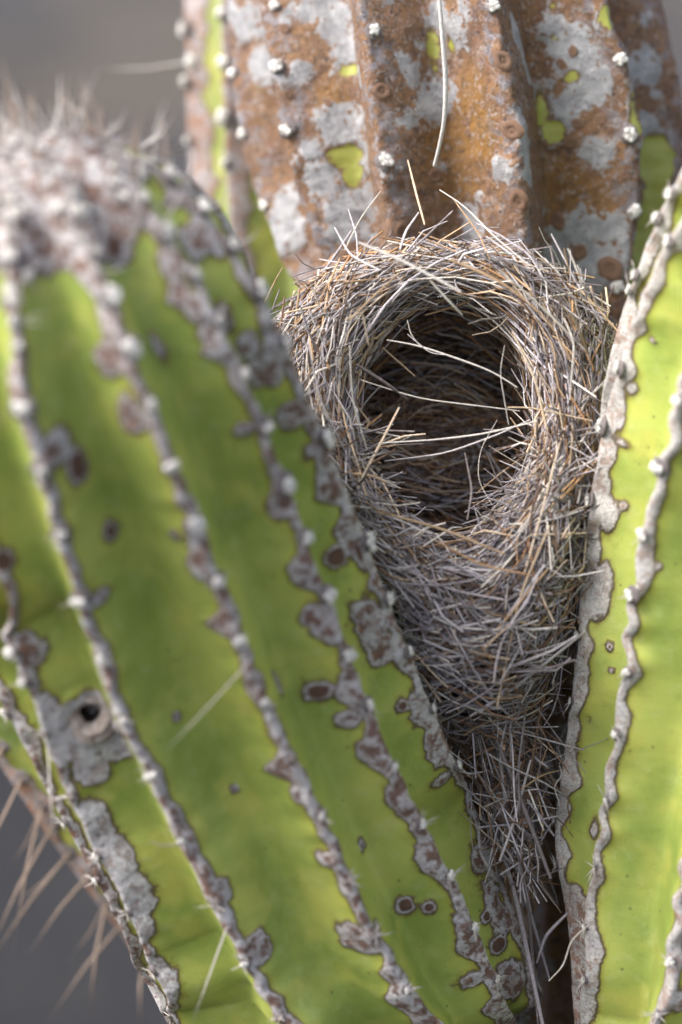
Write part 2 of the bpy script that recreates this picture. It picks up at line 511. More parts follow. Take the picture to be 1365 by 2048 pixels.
        cum = np.concatenate([np.zeros((n, nr, 1)), np.cumsum(seg, 2)], 2)
        a1, a2 = cum[:, :, :-1], cum[:, :, -1:] - cum[:, :, :-1]
        right = a1 <= a2                      # on the right flank of rib k
        s.u = np.where(right, a1, a2).reshape(n, -1)
        s.side = np.where(right, 1.0, -1.0).reshape(n, -1)
        kk = np.arange(nr)[None, :, None]
        s.rib = np.where(right, kk, (kk + 1) % nr).reshape(n, -1)
        s.vv = np.repeat(sv[:, None], V.shape[1], 1)
        s.normals()
        s.px, s.py, s.d = project(V)
    def normals(s):
        du = np.roll(s.V, -1, 1) - np.roll(s.V, 1, 1)
        dv = np.gradient(s.V, axis=0)
        s.N = norm(np.cross(du, dv))
        s.N[-1] = s.T[-1]
        s.front = ((CAM - s.V) * s.N).sum(2) > 0
    def find(s, x, y):
        """index of the skin vertex seen at a place of the photograph"""
        q = (s.px - x) ** 2 + (s.py - y) ** 2 + np.where(s.front, 0, 400)
        near = q < max(q.min() * 2.0, 30.0)
        dd = np.where(near, s.d + q * 1e-5, 9)
        return np.unravel_index(np.argmin(dd), dd.shape)
    def blob(s, x, y, rx, ry=None, seed=0, rough=0.35, scale=170, ang=0.0):
        """ragged patch field in metres, positive inside; radii in picture pixels at the skin"""
        i = s.find(x, y)
        c = s.V[i]
        ry = ry or rx
        k = K * s.d[i]
        q = s.V - c
        Nn = s.N[i]
        tv = norm(s.T[i[0]] - Nn * (s.T[i[0]] @ Nn)); tu = np.cross(tv, Nn)
        qa, qb, qn = q @ tu, q @ tv, q @ Nn
        r = np.sqrt((qa / rx) ** 2 + (qb / ry) ** 2 + (qn / max(rx, ry)) ** 2) / k
        f = (1 - r) * min(rx, ry) * k
        near = r < 2.5
        f = np.where(near, f + (fbm(s.V * scale + seed * 7.3, seed + 3, 2) - 0.5) * rough * min(rx, ry) * k * 2.0, -0.05)
        return f
    def mesh(s, name, mat, attrs):
        n, m = s.n, s.m
        idx = np.arange(n * m).reshape(n, m)
        a, b = idx[:-1], idx[1:]
        q = np.stack([a, np.roll(a, -1, 1), np.roll(b, -1, 1), b], -1).reshape(-1, 4)
        return make_mesh(name, s.V, q, mat, attrs)

def rib_field(s, w0, w1, left_bias, seed, right_bias=1.0):
    """bark along the crests: ragged strip, wider on one flank"""
    q = np.stack([s.vv * 60, s.rib * 7.7, s.side * 3.1 + seed], -1)
    n1 = fbm(q, seed, 2)
    q2 = np.stack([s.vv * 170, s.rib * 5.1, s.side * 4.3 + seed], -1)
    n2 = fbm(q2, seed + 5, 2)
    wid = w0 + w1 * (np.maximum(n1 - 0.42, 0) * 2.6) ** 1.4 * np.where(s.side < 0, left_bias, right_bias) + (n2 - 0.5) * w0 * 1.1
    return wid - s.u

# ---- areoles ---------------------------------------------------------------
def ico():
    p = (1 + 5 ** 0.5) / 2
    v = norm(np.array([(-1, p, 0), (1, p, 0), (-1, -p, 0), (1, -p, 0), (0, -1, p), (0, 1, p), (0, -1, -p), (0, 1, -p), (p, 0, -1), (p, 0, 1), (-p, 0, -1), (-p, 0, 1)], float))
    f = [(0, 11, 5), (0, 5, 1), (0, 1, 7), (0, 7, 10), (0, 10, 11), (1, 5, 9), (5, 11, 4), (11, 10, 2), (10, 7, 6), (7, 1, 8), (3, 9, 4), (3, 4, 2), (3, 2, 6), (3, 6, 8), (3, 8, 9), (4, 9, 5), (2, 4, 11), (6, 2, 10), (8, 6, 7), (9, 8, 1)]
    v = [tuple(x) for x in v]
    levels = []
    for _ in range(2):
        c, nf = {}, []
        def mid(a, b):
            k = (min(a, b), max(a, b))
            if k not in c:
                q = norm(np.array(v[a]) + np.array(v[b]))
                v.append(tuple(q)); c[k] = len(v) - 1
            return c[k]
        for a, b, d in f:
            x, y, z = mid(a, b), mid(b, d), mid(d, a)
            nf += [(a, x, z), (b, y, x), (d, z, y), (x, y, z)]
        f = nf
        levels.append(np.array(f))
    return np.array(v), levels[1], levels[0]
ICO_V, ICO_F, ICO_F1 = ico()
def needles(base, tip, r0, r1=None, bend=None):
    """thin tapered needles, four-sided, one bend: verts, tri faces"""
    Kn = len(base)
    ax = norm(tip - base)
    ref = np.where(np.abs(ax[:, 2:3]) < 0.9, np.array([[0, 0, 1.0]]), np.array([[1.0, 0, 0]]))
    a = norm(np.cross(ax, ref)); b = np.cross(ax, a)
    mid = (base + tip) / 2 + (bend if bend is not None else 0)
    r0 = np.broadcast_to(np.asarray(r0, float), (Kn,))[:, None, None]
    ang = np.arange(4) * math.pi / 2
    off = np.cos(ang)[None, :, None] * a[:, None] + np.sin(ang)[None, :, None] * b[:, None]
    V = np.concatenate([base[:, None] + off * r0, mid[:, None] + off * r0 * 0.8, tip[:, None]], 1)
    fs = []
    for k in range(4):
        l = (k + 1) % 4
        fs += [(k, l, 4 + l), (k, 4 + l, 4 + k), (4 + k, 4 + l, 8)]
    F = (np.array(fs)[None] + (np.arange(Kn) * 9)[:, None, None]).reshape(-1, 3)
    return V.reshape(-1, 3), F
def wool_mesh(name, seed, mat, flat=0.55, fuzz=120, lumps=9):
    r = np.random.default_rng(seed)
    base_v, base_f = ICO_V[:42], ICO_F1
    vs, fs, nv_ = [], [], 0
    for k in range(lumps):
        a, q = r.uniform(0, 6.28), r.uniform(0, 0.62) ** 0.7
        c = np.array([math.cos(a) * q, math.sin(a) * q, r.uniform(-0.1, 0.28) * flat])
        rad = r.uniform(0.24, 0.46)
        v = base_v * rad * (0.7 + 0.6 * fbm(base_v * 2.6 + seed * 9 + k * 3, seed + k, 2))[:, None] * np.array([1, 1, 0.8]) + c
        vs.append(v); fs.append(base_f + nv_); nv_ += len(v)
    dirs = norm(r.normal(size=(fuzz, 3)) + np.array([0, 0, 0.45]))
    base = dirs * r.uniform(0.35, 0.75, (fuzz, 1)) * np.array([1, 1, flat])
    tip = base + norm(dirs + r.normal(size=(fuzz, 3)) * 0.8) * r.uniform(0.2, 0.6, (fuzz, 1))
    nv, nf = needles(base, tip, 0.045, None, r.normal(size=(fuzz, 3)) * 0.09)
    return make_mesh(name, np.concatenate(vs + [nv]), np.concatenate(fs + [nf + nv_]), mat)
WOOL = [wool_mesh('wool_tuft', 10 + k, M_WOOL) for k in range(8)]
WOOLT = [wool_mesh('tan_heart', 30 + k, M_WOOLTAN, 0.5, 30, 4) for k in range(2)]
def cushion_mesh(seed):
    v = ICO_V * (0.8 + 0.4 * fbm(ICO_V * 2.0 + seed, seed, 2))[:, None] * np.array([1, 1, 0.5])
    return make_mesh('cushion', v, ICO_F, M_CUSHION)
CUSH = [cushion_mesh(k) for k in range(4)]
def spine_mesh(name, seed, mat, r):
    q = np.random.default_rng(seed)
    v, f = needles(np.zeros((1, 3)), np.array([[0, 0, 1.0]]), r, None, q.normal(size=(1, 3)) * 0.03)
    return make_mesh(name, v, f, mat)
SPINE = [spine_mesh('spine', k, M_SPINE, 0.030) for k in range(3)]
SPINEL = [spine_mesh('spine', 5 + k, M_SPINE, 0.013) for k in range(2)]
SPINEB = [spine_mesh('spine', 9 + k, M_SPINEB, 0.014) for k in range(2)]
def frame_matrix(pos, z, scale, spin=0.0):
    z = norm(np.asarray(z, float))
    ref = np.array([0, 0, 1.0]) if abs(z[2]) < 0.9 else np.array([1.0, 0, 0])
    x = norm(np.cross(ref, z)); y = np.cross(z, x)
    c, sn = math.cos(spin), math.sin(spin)
    x, y = x * c + y * sn, y * c - x * sn
    sc = np.broadcast_to(np.asarray(scale, float), (3,))
    m = np.eye(4)
    m[:3, 0], m[:3, 1], m[:3, 2], m[:3, 3] = x * sc[0], y * sc[1], z * sc[2], pos
    return Matrix(m.tolist())
def areole(parent, pos, nrm, along, size=0.0026, spines=0, slen=(0.003, 0.008), tan=False, white=True, long_spine=None, mats=None):
    nrm = norm(np.asarray(nrm, float))
    cush = link('areole', random.choice(CUSH), parent, frame_matrix(pos - nrm * 0.0004, nrm, np.array([1.3, 1.3, 0.8]) * size * random.uniform(0.9, 1.2), random.random() * 6))
    if white:
        link('wool_tuft', random.choice(WOOL), cush, frame_matrix(pos + nrm * size * 0.50, nrm, size * random.uniform(0.95, 1.3) * np.array([1, random.uniform(0.75, 1.2), random.uniform(0.75, 1.0)]), random.random() * 6))
    if tan:
        link('tan_heart', random.choice(WOOLT), cush, frame_matrix(pos + nrm * size * 0.55, nrm, size * 0.40, random.random() * 6))
    side = norm(np.cross(along, nrm))
    for k in range(spines):
        a = random.uniform(0, 2 * math.pi)
        dirn = norm(nrm * random.uniform(0.35, 1.1) + math.cos(a) * side + math.sin(a) * along)
        L = random.uniform(*slen)
        link('spine', random.choice(mats or SPINE), cush, frame_matrix(pos + nrm * size * 0.2, dirn, (0.0100, 0.0100, L)))
    if long_spine is not None:
        dirn, L = long_spine
        link('spine', random.choice(SPINEL), cush, frame_matrix(pos + nrm * size * 0.2, dirn, (0.030, 0.030, L)))
    return cush

# ================================================================== LEFT STEM
LEFT_RIBS = [
    # crest behind the outer one, outer crest, then R1..R4 to the right
    [(-60, 1250), (-20, 1340), (26, 1426), (85, 1536), (133, 1640), (176, 1700), (212, 1775), (250, 1850), (300, 1960), (345, 2048)],
    [(-60, 1130), (0, 1235), (31, 1306), (67, 1362), (97, 1472), (151, 1597), (205, 1713), (262, 1830), (312, 1943), (385, 2048)],
    [(40, 340), (31, 428), (25, 504), (25, 600), (33, 696), (54, 820), (84, 940), (123, 1072), (164, 1203), (208, 1320), (251, 1438), (308, 1554), (367, 1682), (438, 1810), (497, 1928), (568, 2048)],
    [(105, 320), (130, 375), (152, 428), (180, 506), (215, 594), (254, 698), (301, 815), (342, 929), (387, 1051), (436, 1164), (482, 1282), (531, 1407), (582, 1520), (638, 1638), (695, 1762), (752, 1877), (812, 1982), (855, 2048)],
    [(160, 300), (215, 345), (271, 405), (328, 471), (381, 551), (428, 643), (478, 750), (523, 863), (567, 977), (605, 1082), (651, 1195), (692, 1315), (729, 1416), (784, 1540), (841, 1652), (894, 1762), (943, 1861), (985, 1966), (1010, 2048)],
    [(230, 290), (285, 320), (332, 362), (396, 424), (455, 502), (508, 592), (560, 688), (605, 790), (643, 888), (690, 1000), (728, 1094), (768, 1206), (812, 1316), (857, 1428), (908, 1542), (951, 1647), (995, 1762), (1038, 1867), (1064, 1977), (1078, 2048)],
]
b0 = P(720, 2048, 1.271)
left_axis = [('w', b0[0] + 0.022, b0[1] + 0.01, 0.0, 0.058), ('w', b0[0] + 0.020, b0[1] + 0.01, 0.45, 0.060), ('w', b0[0] + 0.018, b0[1], b0[2] - 0.10, 0.063),
             ('p', 715, 2048, 1.271, 0.0722), ('p', 603, 1750, 1.247, 0.0806), ('p', 410, 1320, 1.203, 0.0851), ('p', 272, 1000, 1.160, 0.0846),
             ('p', 152, 700, 1.115, 0.0816), ('p', 78, 470, 1.075, 0.0787), ('p', 26, 262, 1.045, 0.0753)]
S = Stem(left_axis, LEFT_RIBS, 10, 0.255, crown=0.105, rows=620, cols=36, crest_b=0.07, valley_a=0.3, wav=0.0011, seed=1, rowdense=(0.55, 1.0))
print('LEFT', S.res)
SL = S
f = rib_field(S, 0.0032, 0.0085, 1.0, 11, 0.30)
apex_d = np.linalg.norm(S.V - S.V[-1, 0], axis=2)
f = np.maximum(f, 0.048 - apex_d + (fbm(S.V * 70, 4, 3) - 0.5) * 0.035)
lobes = [(110, 885, 42, 30), (95, 930, 34, 30), (200, 1195, 24, 16), (215, 720, 30, 34), (262, 828, 34, 42), (400, 1146, 26, 24), (398, 620, 30, 34), (420, 660, 26, 24),
         (488, 858, 22, 16), (560, 1022, 22, 22), (632, 1236, 30, 34), (668, 1268, 28, 30), (690, 1390, 22, 22), (700, 1440, 30, 24), (745, 1505, 36, 34), (790, 1600, 20, 40),
         (535, 742, 42, 42), (590, 832, 38, 34), (640, 900, 34, 22), (742, 1245, 38, 62), (770, 1300, 36, 36), (842, 1420, 24, 40), (876, 1500, 24, 50), (885, 1560, 26, 18),
         (960, 1720, 26, 30), (985, 1800, 22, 50), (1010, 1840, 34, 30), (1028, 1960, 34, 48), (655, 1722, 30, 24), (715, 1880, 42, 46), (595, 1590, 20, 22), (440, 1790, 34, 36),
         (515, 1905, 40, 40), (930, 1860, 20, 40), (950, 1960, 34, 20), (60, 1300, 34, 50), (860, 1710, 26, 40), (560, 1470, 14, 40), (130, 905, 30, 20), (360, 590, 24, 30), (320, 700, 10, 30),
         (340, 520, 26, 40), (420, 470, 30, 50), (500, 690, 26, 30), (250, 470, 20, 34), (100, 480, 60, 40), (60, 440, 60, 60), (300, 420, 46, 40), (230, 410, 50, 40), (400, 480, 40, 44)]
b = 0.35 + 0.5 * fbm(S.V * 45, 21, 2) + 0.05 * sstep(-apex_d, -0.085, -0.05)
for k, (x, y, rx, ry) in enumerate(lobes):
    g = S.blob(x, y, rx, ry, k, 0.40, 230)
    f = np.maximum(f, g)
    b = np.maximum(b, np.where(apex_d < 0.07, 0, np.clip(0.35 + g * 90, 0, 0.85)))
# pale corky patch round the drilled hole, and the pale flank below it
pale = [(195, 1425, 78, 62), (150, 1480, 60, 50), (240, 1490, 46, 34), (180, 1545, 36, 40), (195, 1640, 30, 50), (235, 1710, 38, 60), (270, 1790, 40, 56), (120, 1440, 34, 34), (285, 1850, 26, 40), (330, 1960, 30, 60), (105, 1420, 20, 60)]
for k, (x, y, rx, ry) in enumerate(pale):
    g = S.blob(x, y, rx, ry, 60 + k, 0.32, 200)
    f = np.maximum(f, g)
    b = np.where(g > -0.001, np.minimum(b, 0.10), b)
sp = np.full(f.shape, -0.05)
spots = [(157, 930, 25, 34), (222, 1060, 17, 19), (8, 1120, 20, 24), (350, 1072, 8, 8), (672, 1116, 22, 22), (640, 1385, 27, 20), (360, 1434, 7, 8), (466, 1578, 7, 7),
         (725, 1688, 7, 10), (812, 1810, 18, 20), (860, 1815, 12, 12), (806, 1412, 11, 12), (232, 495, 17, 22), (345, 402, 12, 10), (560, 1367, 7, 18), (975, 1832, 12, 12),
         (1000, 1892, 18, 16), (720, 1110, 8, 30), (450, 640, 12, 22)]
for k, (x, y, rx, ry) in enumerate(spots):
    g = S.blob(x, y, rx, ry, 90 + k, 0.34, 300)
    sp = np.maximum(sp, g)
    f = np.maximum(f, g + 0.0010)
# the hole: a raised corky ring with a bored shaft
b = np.where((f > 0) & (np.hypot(S.px - 195, S.py - 1440) < 60), 0.0, b)
hi = S.find(182, 1432)
hc = S.V[hi].copy(); hn = norm(S.N[np.linalg.norm(S.V - hc, axis=2) < 0.012].mean(0)); hn = norm(hn * 0.55 + norm(CAM - hc) * 0.45); hc = hc + hn * 0.0014
q = S.V - hc
qn = q @ hn
hr = np.linalg.norm(q - qn[..., None] * hn, axis=2)
near = (hr < 0.02) & (np.abs(qn) < 0.015)
disp = np.where(near, 0.0012 * np.exp(-((hr - 0.0125) / 0.0018) ** 2) - 0.022 * sstep(-hr, -0.0066, -0.0044), 0)
lift = np.clip(f, -0.001, 0.002) * 0.30 + 0.0003
S.V += S.N * (disp + lift + (fbm(S.V * 330, 31, 2) - 0.5) * 0.0009 * sstep(f, -0.0005, 0.001) * np.where(near, 0.2, 1.0))[..., None]
sp = np.where(near, np.maximum(sp, 0.0052 - hr), sp)  # the hole's shade is added to the dark spot field
S.V += S.N * ((fbm(S.V * 22, 8, 2) - 0.5) * 0.0010)[..., None]
S.normals(); S.px, S.py, S.d = project(S.V)
left = thing('cactus_stem', tuple(S.C[0]), 'fat green ribbed cactus stem with domed spiny crown and a bored hole in its skin', 'cactus', 'cactus stems crowding round the nest')
link('ribbed_skin', S.mesh('ribbed_skin', M_LEFT, {'f': f, 'b': b, 'u': S.u, 's': sp}), left)

def hole_rim():
    prof = [(0.0108, -0.0012), (0.0100, 0.0004), (0.0090, 0.0010), (0.0082, 0.0006), (0.0074, 0.0016), (0.0062, 0.0020), (0.0050, 0.0012), (0.0042, 0.0000), (0.0034, -0.0022), (0.0030, -0.0060), (0.0028, -0.0120), (0.0004, -0.0130)]
    nu = 36
    a = np.arange(nu) * 2 * math.pi / nu
    ca = np.stack([np.cos(a), np.sin(a)], 1)
    v = np.array([[(p[0] * (1 + 0.10 * math.sin(x + 1) + 0.07 * math.sin(3 * x) + 0.14 * (vnoise(np.array([math.cos(x) * 2.2, math.sin(x) * 2.2, k * 0.5]), 3) - 0.5)) * math.cos(x), p[0] * (1 + 0.10 * math.sin(x + 1) + 0.07 * math.sin(3 * x)) * math.sin(x), p[1] + 0.0009 * (vnoise(np.array([math.cos(x) * 3, math.sin(x) * 3, k * 0.7]), 5) - 0.5)) for x in a] for k, p in enumerate(prof)])
    idx = np.arange(nu * len(prof)).reshape(len(prof), nu)
    q = np.stack([idx[:-1], np.roll(idx[:-1], -1, 1), np.roll(idx[1:], -1, 1), idx[1:]], -1).reshape(-1, 4)
    return v, q, nu
hv, hq, hnu = hole_rim()
rim_o = link('hole_rim', make_mesh('hole_rim', hv, hq[:hnu * 8], simple('pale_cork_rim', (0.50, 0.45, 0.41), (0.26, 0.20, 0.17), 420, 0.9, 0.0012)), left, frame_matrix(hc - hn * 0.0002, hn, 1.18))
link('bored_shaft', make_mesh('bored_shaft', hv, hq[hnu * 8:], M_HOLE), rim_o, frame_matrix(hc - hn * 0.0002, hn, 1.18))

def rib_areoles(S, parent, paths, size, spines, tanp=0.3, extra=None):
    for path in paths:
        for (x, y) in path:
            i = S.find(x, y)
            sp_n = spines(x, y)
            along = S.T[i[0]]
            # snap to the crest
            r = S.rib[i]; j = r * S.cols
            pos, nr = S.V[i[0], j], S.N[i[0], j]
            wear = 1.0 if y < 1250 else (0.82 if y < 1480 else 0.62)
            areole(parent, pos, nr, along, size * wear * random.uniform(0.75, 1.25), sp_n, white=(y < 1450 or random.random() < 0.7), tan=random.random() < tanp, slen=(0.003, 0.0085))
lo = lambda x, y: (9 if y > 1700 else (7 if y > 1450 else 2))
AR = [
    [(26, 1426), (133, 1646), (205, 1760)],
    [(31, 1306), (67, 1362), (97, 1472), (151, 1597), (205, 1713), (262, 1830), (312, 1943), (380, 2035)],
    [(31, 428), (25, 504), (25, 600), (33, 696), (54, 820), (84, 940), (123, 1072), (164, 1203), (208, 1320), (251, 1438), (308, 1554), (367, 1682), (438, 1810), (497, 1928), (564, 2038)],
    [(152, 428), (180, 506), (215, 594), (254, 698), (301, 815), (342, 929), (387, 1051), (436, 1164), (482, 1282), (531, 1407), (582, 1520), (638, 1638), (695, 1762), (752, 1877), (812, 1982)],
    [(271, 405), (328, 471), (381, 551), (428, 643), (478, 750), (523, 863), (567, 977), (605, 1082), (651, 1195), (692, 1315), (729, 1416), (784, 1540), (841, 1652), (894, 1762), (943, 1861), (985, 1966)],
    [(332, 362), (396, 424), (455, 502), (508, 592), (560, 688), (643, 888), (728, 1094), (768, 1206), (812, 1316), (857, 1428), (908, 1542), (951, 1647), (995, 1762), (1038, 1867), (1064, 1977)],
]
rib_areoles(S, left, AR, 0.0029, lo, 0.5)
# long pale needles seen lying across the green flanks
for (x0, y0, x1, y1) in [(480, 1325, 345, 1510), (438, 1850, 372, 2010), (97, 1500, 62, 1660), (367, 1690, 328, 1705), (312, 1560, 280, 1590)]:
    i = S.find(x0, y0)
    j = S.rib[i] * S.cols
    p0 = S.V[i[0], j]
    e = P(x1, y1, project(p0)[2] - 0.022)
    pl = min((o for o in left.children if o.name.startswith('areole')), key=lambda o: (WORLD[o.name].translation - Vector(p0)).length)
    link('spine', SPINEL[0], pl, frame_matrix(p0, e - p0, (0.030, 0.030, np.linalg.norm(e - p0))))
# the crown: packed areoles with spines pointing up
top = S.C[-1]
cr_i = np.where((S.R < 0.058) & (S.v > S.tot - 0.06))[0]
placed = []
tries = 0
while len(placed) < 95 and tries < 4000:
    tries += 1
    i = int(cr_i[int(len(cr_i) * random.random() ** 0.8)]); j = random.randrange(S.m)
    pos, nr = S.V[i, j], S.N[i, j]
    if S.u[i, j] > 0.007:
        continue
    if any(np.linalg.norm(pos - q) < 0.0062 for q in placed):
        continue
    placed.append(pos)
    a = areole(left, pos, nr, S.T[i], 0.0021 * random.uniform(0.7, 1.2), 3, white=random.random() < 0.55, tan=random.random() < 0.5, slen=(0.006, 0.016))
    if random.random() < 0.75:
        dirn = norm(nr + 0.5 * S.T[i] + rng.normal(size=3) * 0.25)
        link('spine', random.choice(SPINEL if random.random() < 0.65 else SPINEB), a, frame_matrix(pos, dirn, (0.040, 0.040, random.uniform(0.014, 0.034))))

for (x0, y0, x1, y1, k) in [(262, 292, 352, 230, 0), (215, 262, 250, 205, 0), (290, 300, 330, 222, 0), (345, 345, 372, 275, 1), (350, 350, 400, 300, 1), (110, 250, 112, 135, 0), (125, 250, 150, 160, 0), (190, 262, 205, 200, 1), (60, 250, 30, 180, 1), (410, 420, 470, 392, 0), (455, 500, 520, 440, 0), (30, 255, 20, 190, 1)]:
    i = S.find(x0, y0)
    e = P(x1, y1, S.d[i] + 0.004)
    pl = min((o for o in left.children if o.name.startswith('areole')), key=lambda o: (WORLD[o.name].translation - Vector(S.V[i])).length)
    q = np.array(WORLD[pl.name].translation)
    link('spine', (SPINEB if k else SPINEL)[0], pl, frame_matrix(q, e - q, (0.045, 0.045, np.linalg.norm(e - q))))
# ================================================================== RIGHT STEM
RIGHT_RIBS = [
    [(1420, 300), (1346, 391), (1321, 441), (1279, 553), (1254, 616), (1228, 720), (1205, 830)],
    [(1440, 330), (1365, 433), (1337, 487), (1287, 599), (1263, 682), (1240, 760), (1222, 850), (1203, 931), (1190, 997), (1172, 1139), (1165, 1274), (1155, 1405), (1137, 1514), (1122, 1631), (1110, 1740)],
    [(1440, 620), (1395, 700), (1358, 798), (1329, 939), (1292, 1072), (1275, 1199), (1255, 1346), (1238, 1472), (1218, 1605), (1192, 1736), (1187, 1856), (1179, 1966), (1181, 2048)],
    [(1480, 1350), (1425, 1560), (1390, 1690), (1365, 1793), (1347, 1930), (1331, 2034), (1328, 2060)],
]
b1 = P(1455, 2048, 1.251)
right_axis = [('w', b1[0] + 0.02, b1[1] + 0.01, 0.0, 0.058), ('w', b1[0] + 0.015, b1[1] + 0.01, 0.45, 0.060), ('w', b1[0] + 0.004, b1[1], b1[2] - 0.10, 0.062),
              ('p', 1455, 2048, 1.251, 0.06489), ('p', 1480, 1800, 1.248, 0.07519), ('p', 1530, 1400, 1.236, 0.08343), ('p', 1585, 1000, 1.211, 0.08446),
              ('p', 1665, 700, 1.181, 0.08446), ('p', 1770, 420, 1.151, 0.0824), ('p', 1900, 150, 1.126, 0.08034), ('p', 1985, -20, 1.111, 0.07622)]
S = Stem(right_axis, RIGHT_RIBS, 9, 0.25, crown=0.06, rows=520, cols=38, crest_b=0.06, valley_a=0.3, wav=0.0030, wav_len=0.026, seed=4, rowdense=(0.5, 0.93))
print('RIGHT', S.res)
SR = S
wide = np.where(S.rib == 1, np.where(S.side > 0, 1.0, 0.4), 0.0) * sstep(S.vv, 0.55, 0.75)
f = rib_field(S, 0.0034, 0.005, 0.8, 23) + wide * (0.0002 + 0.0036 * fbm(np.stack([S.vv * 70, S.vv * 0, S.vv * 0], -1), 3, 2))
f += 0.0013 * np.sin(S.vv / 0.0125 * math.pi + 2.0 * np.sin(S.vv * 70)) * np.where(S.rib == 1, 1.3, 0.5)
b = 0.15 + 0.45 * fbm(S.V * 40, 22, 2)
for k, (x, y, rx, ry, br) in enumerate([(1195, 1180, 32, 60, .2), (1210, 1030, 26, 40, .1), (1235, 700, 26, 80, .6), (1225, 820, 30, 70, .4), (1150, 1830, 40, 60, .95), (1130, 1940, 40, 90, .9), (1265, 780, 12, 16, 0), (1245, 888, 16, 8, .1), (1150, 1450, 14, 60, .1), (1330, 1990, 20, 40, .5), (1365, 2000, 20, 26, .7), (1188, 1660, 10, 20, .2), (1295, 600, 16, 34, .4), (1250, 1010, 12, 12, .95), (1170, 2000, 20, 40, .2), (1345, 1870, 14, 40, .6)]):
    g = S.blob(x, y, rx, ry, 130 + k, 0.35, 220)
    f = np.maximum(f, g)
    b = np.where(g > -0.0005, br, b)
sp = np.full(f.shape, -0.05)
for k, (x, y, rx, ry) in enumerate([(1220, 1296, 7, 8), (1225, 1340, 5, 5), (1180, 1442, 3, 5), (1305, 680, 6, 5), (1315, 1135, 5, 6)]):
    g = S.blob(x, y, rx, ry, 150 + k, 0.15, 300)
    sp = np.maximum(sp, g - 0.0004); f = np.maximum(f, g + 0.0006)
lift = np.clip(f, -0.001, 0.002) * 0.30 + 0.0003
S.V += S.N * (lift + (fbm(S.V * 330, 33, 2) - 0.5) * 0.0008 * sstep(f, -0.0005, 0.001) + (fbm(S.V * 22, 9, 2) - 0.5) * 0.0010)[..., None]
S.normals(); S.px, S.py, S.d = project(S.V)
right = thing('cactus_stem', tuple(S.C[0]), 'yellow-green ribbed cactus stem with wavy pale grey bark edges, bare of holes', 'cactus', 'cactus stems crowding round the nest')
link('ribbed_skin', S.mesh('ribbed_skin', M_RIGHT, {'f': f, 'b': b, 'u': S.u, 's': sp}), right)
AR = [
    [(1346, 391), (1321, 441), (1279, 553)],
    [(1337, 487), (1287, 599), (1240, 740), (1209, 856), (1180, 1000), (1163, 1140), (1155, 1274), (1143, 1405), (1127, 1514), (1114, 1640), (1106, 1730)],
    [(1358, 798), (1329, 939), (1292, 1072), (1275, 1199), (1255, 1346), (1238, 1472), (1218, 1605), (1190, 1736), (1187, 1856), (1179, 1966)],
    [(1347, 1925), (1333, 2030)],
]
rib_areoles(S, right, AR, 0.0026, lambda x, y: (10 if y > 1580 else (3 if y > 1200 else 1)), 0.15)

# ================================================================== REAR STEM WITH OLD BARK
BACK_RIBS = [
    [(452, -60), (455, 0), (462, 100), (480, 250), (510, 370), (553, 470), (580, 560)],
    [(542, -60), (545, 0), (548, 100), (570, 250), (600, 400), (640, 500), (670, 600)],
    [(722, -60), (727, 0), (737, 100), (752, 250), (768, 400), (792, 500), (810, 600)],
    [(985, -60), (995, 0), (1010, 100), (1030, 300), (1040, 400), (1050, 500), (1045, 600)],
    [(1160, -60), (1199, 0), (1241, 57), (1268, 177), (1277, 283), (1277, 424), (1250, 587)],
    [(1270, -60), (1300, 0), (1345, 106), (1364, 200), (1372, 300), (1365, 420), (1330, 560)],
]
b2 = P(1010, 2048, 1.40)
back_axis = [('w', b2[0] + 0.005, b2[1] + 0.03, 0.0, 0.06), ('w', b2[0], b2[1] + 0.01, 0.5, 0.06), ('w', b2[0], b2[1], b2[2], 0.062), ('p', 985, 1500, 1.395, 0.06515), ('p', 950, 1050, 1.39, 0.06922),
             ('p', 945, 760, 1.387, 0.0745), ('p', 955, 580, 1.385, 0.0885), ('p', 953, 500, 1.385, 0.0950), ('p', 945, 400, 1.385, 0.1020), ('p', 920, 200, 1.385, 0.1080), ('p', 902, 100, 1.385, 0.1060), ('p', 877, 0, 1.385, 0.1020), ('p', 860, -60, 1.385, 0.0985),
             ('p', 850, -260, 1.385, 0.0896), ('p', 840, -500, 1.385, 0.0916), ('p', 835, -800, 1.385, 0.0865)]
S = Stem(back_axis, BACK_RIBS, 10, 0.30, crown=0.06, rows=560, cols=36, crest_b=0.22, valley_a=0.3, wav=0.0014, wav_len=0.03, seed=6, rowdense=(0.62, 0.86))
print('BACK', S.res)
SB = S
f = (fbm(S.V * 48, 41, 3) - 0.66) * 0.045 + sstep(S.u, 0.006, 0.02) * 0.0030 - 0.003
g = np.full(f.shape, -0.05)
oc = np.zeros(f.shape)
for k, (x, y, rx, ry) in enumerate([(669, 35, 40, 50), (693, 95, 26, 50), (683, 247, 45, 40), (647, 365, 36, 40), (690, 430, 50, 46), (727, 340, 14, 120), (577, 460, 36, 50), (545, 470, 24, 60), (620, 300, 20, 20),
                                    (810, 122, 18, 20), (860, 205, 44, 40), (826, 242, 26, 16), (909, 184, 14, 24), (880, 30, 30, 30), (1142, 100, 44, 60), (1180, 165, 46, 60), (1128, 226, 30, 34), (1190, 306, 40, 34),
                                    (1213, 455, 40, 34), (1170, 540, 70, 44), (1110, 523, 36, 40), (1298, 127, 24, 30), (1291, 255, 26, 30), (1250, 500, 14, 50), (534, 141, 20, 36), (570, 400, 26, 34), (930, 30, 14, 34), (1100, 60, 30, 40)]):
    f = np.maximum(f, S.blob(x, y, rx, ry, 170 + k, 0.5, 130))
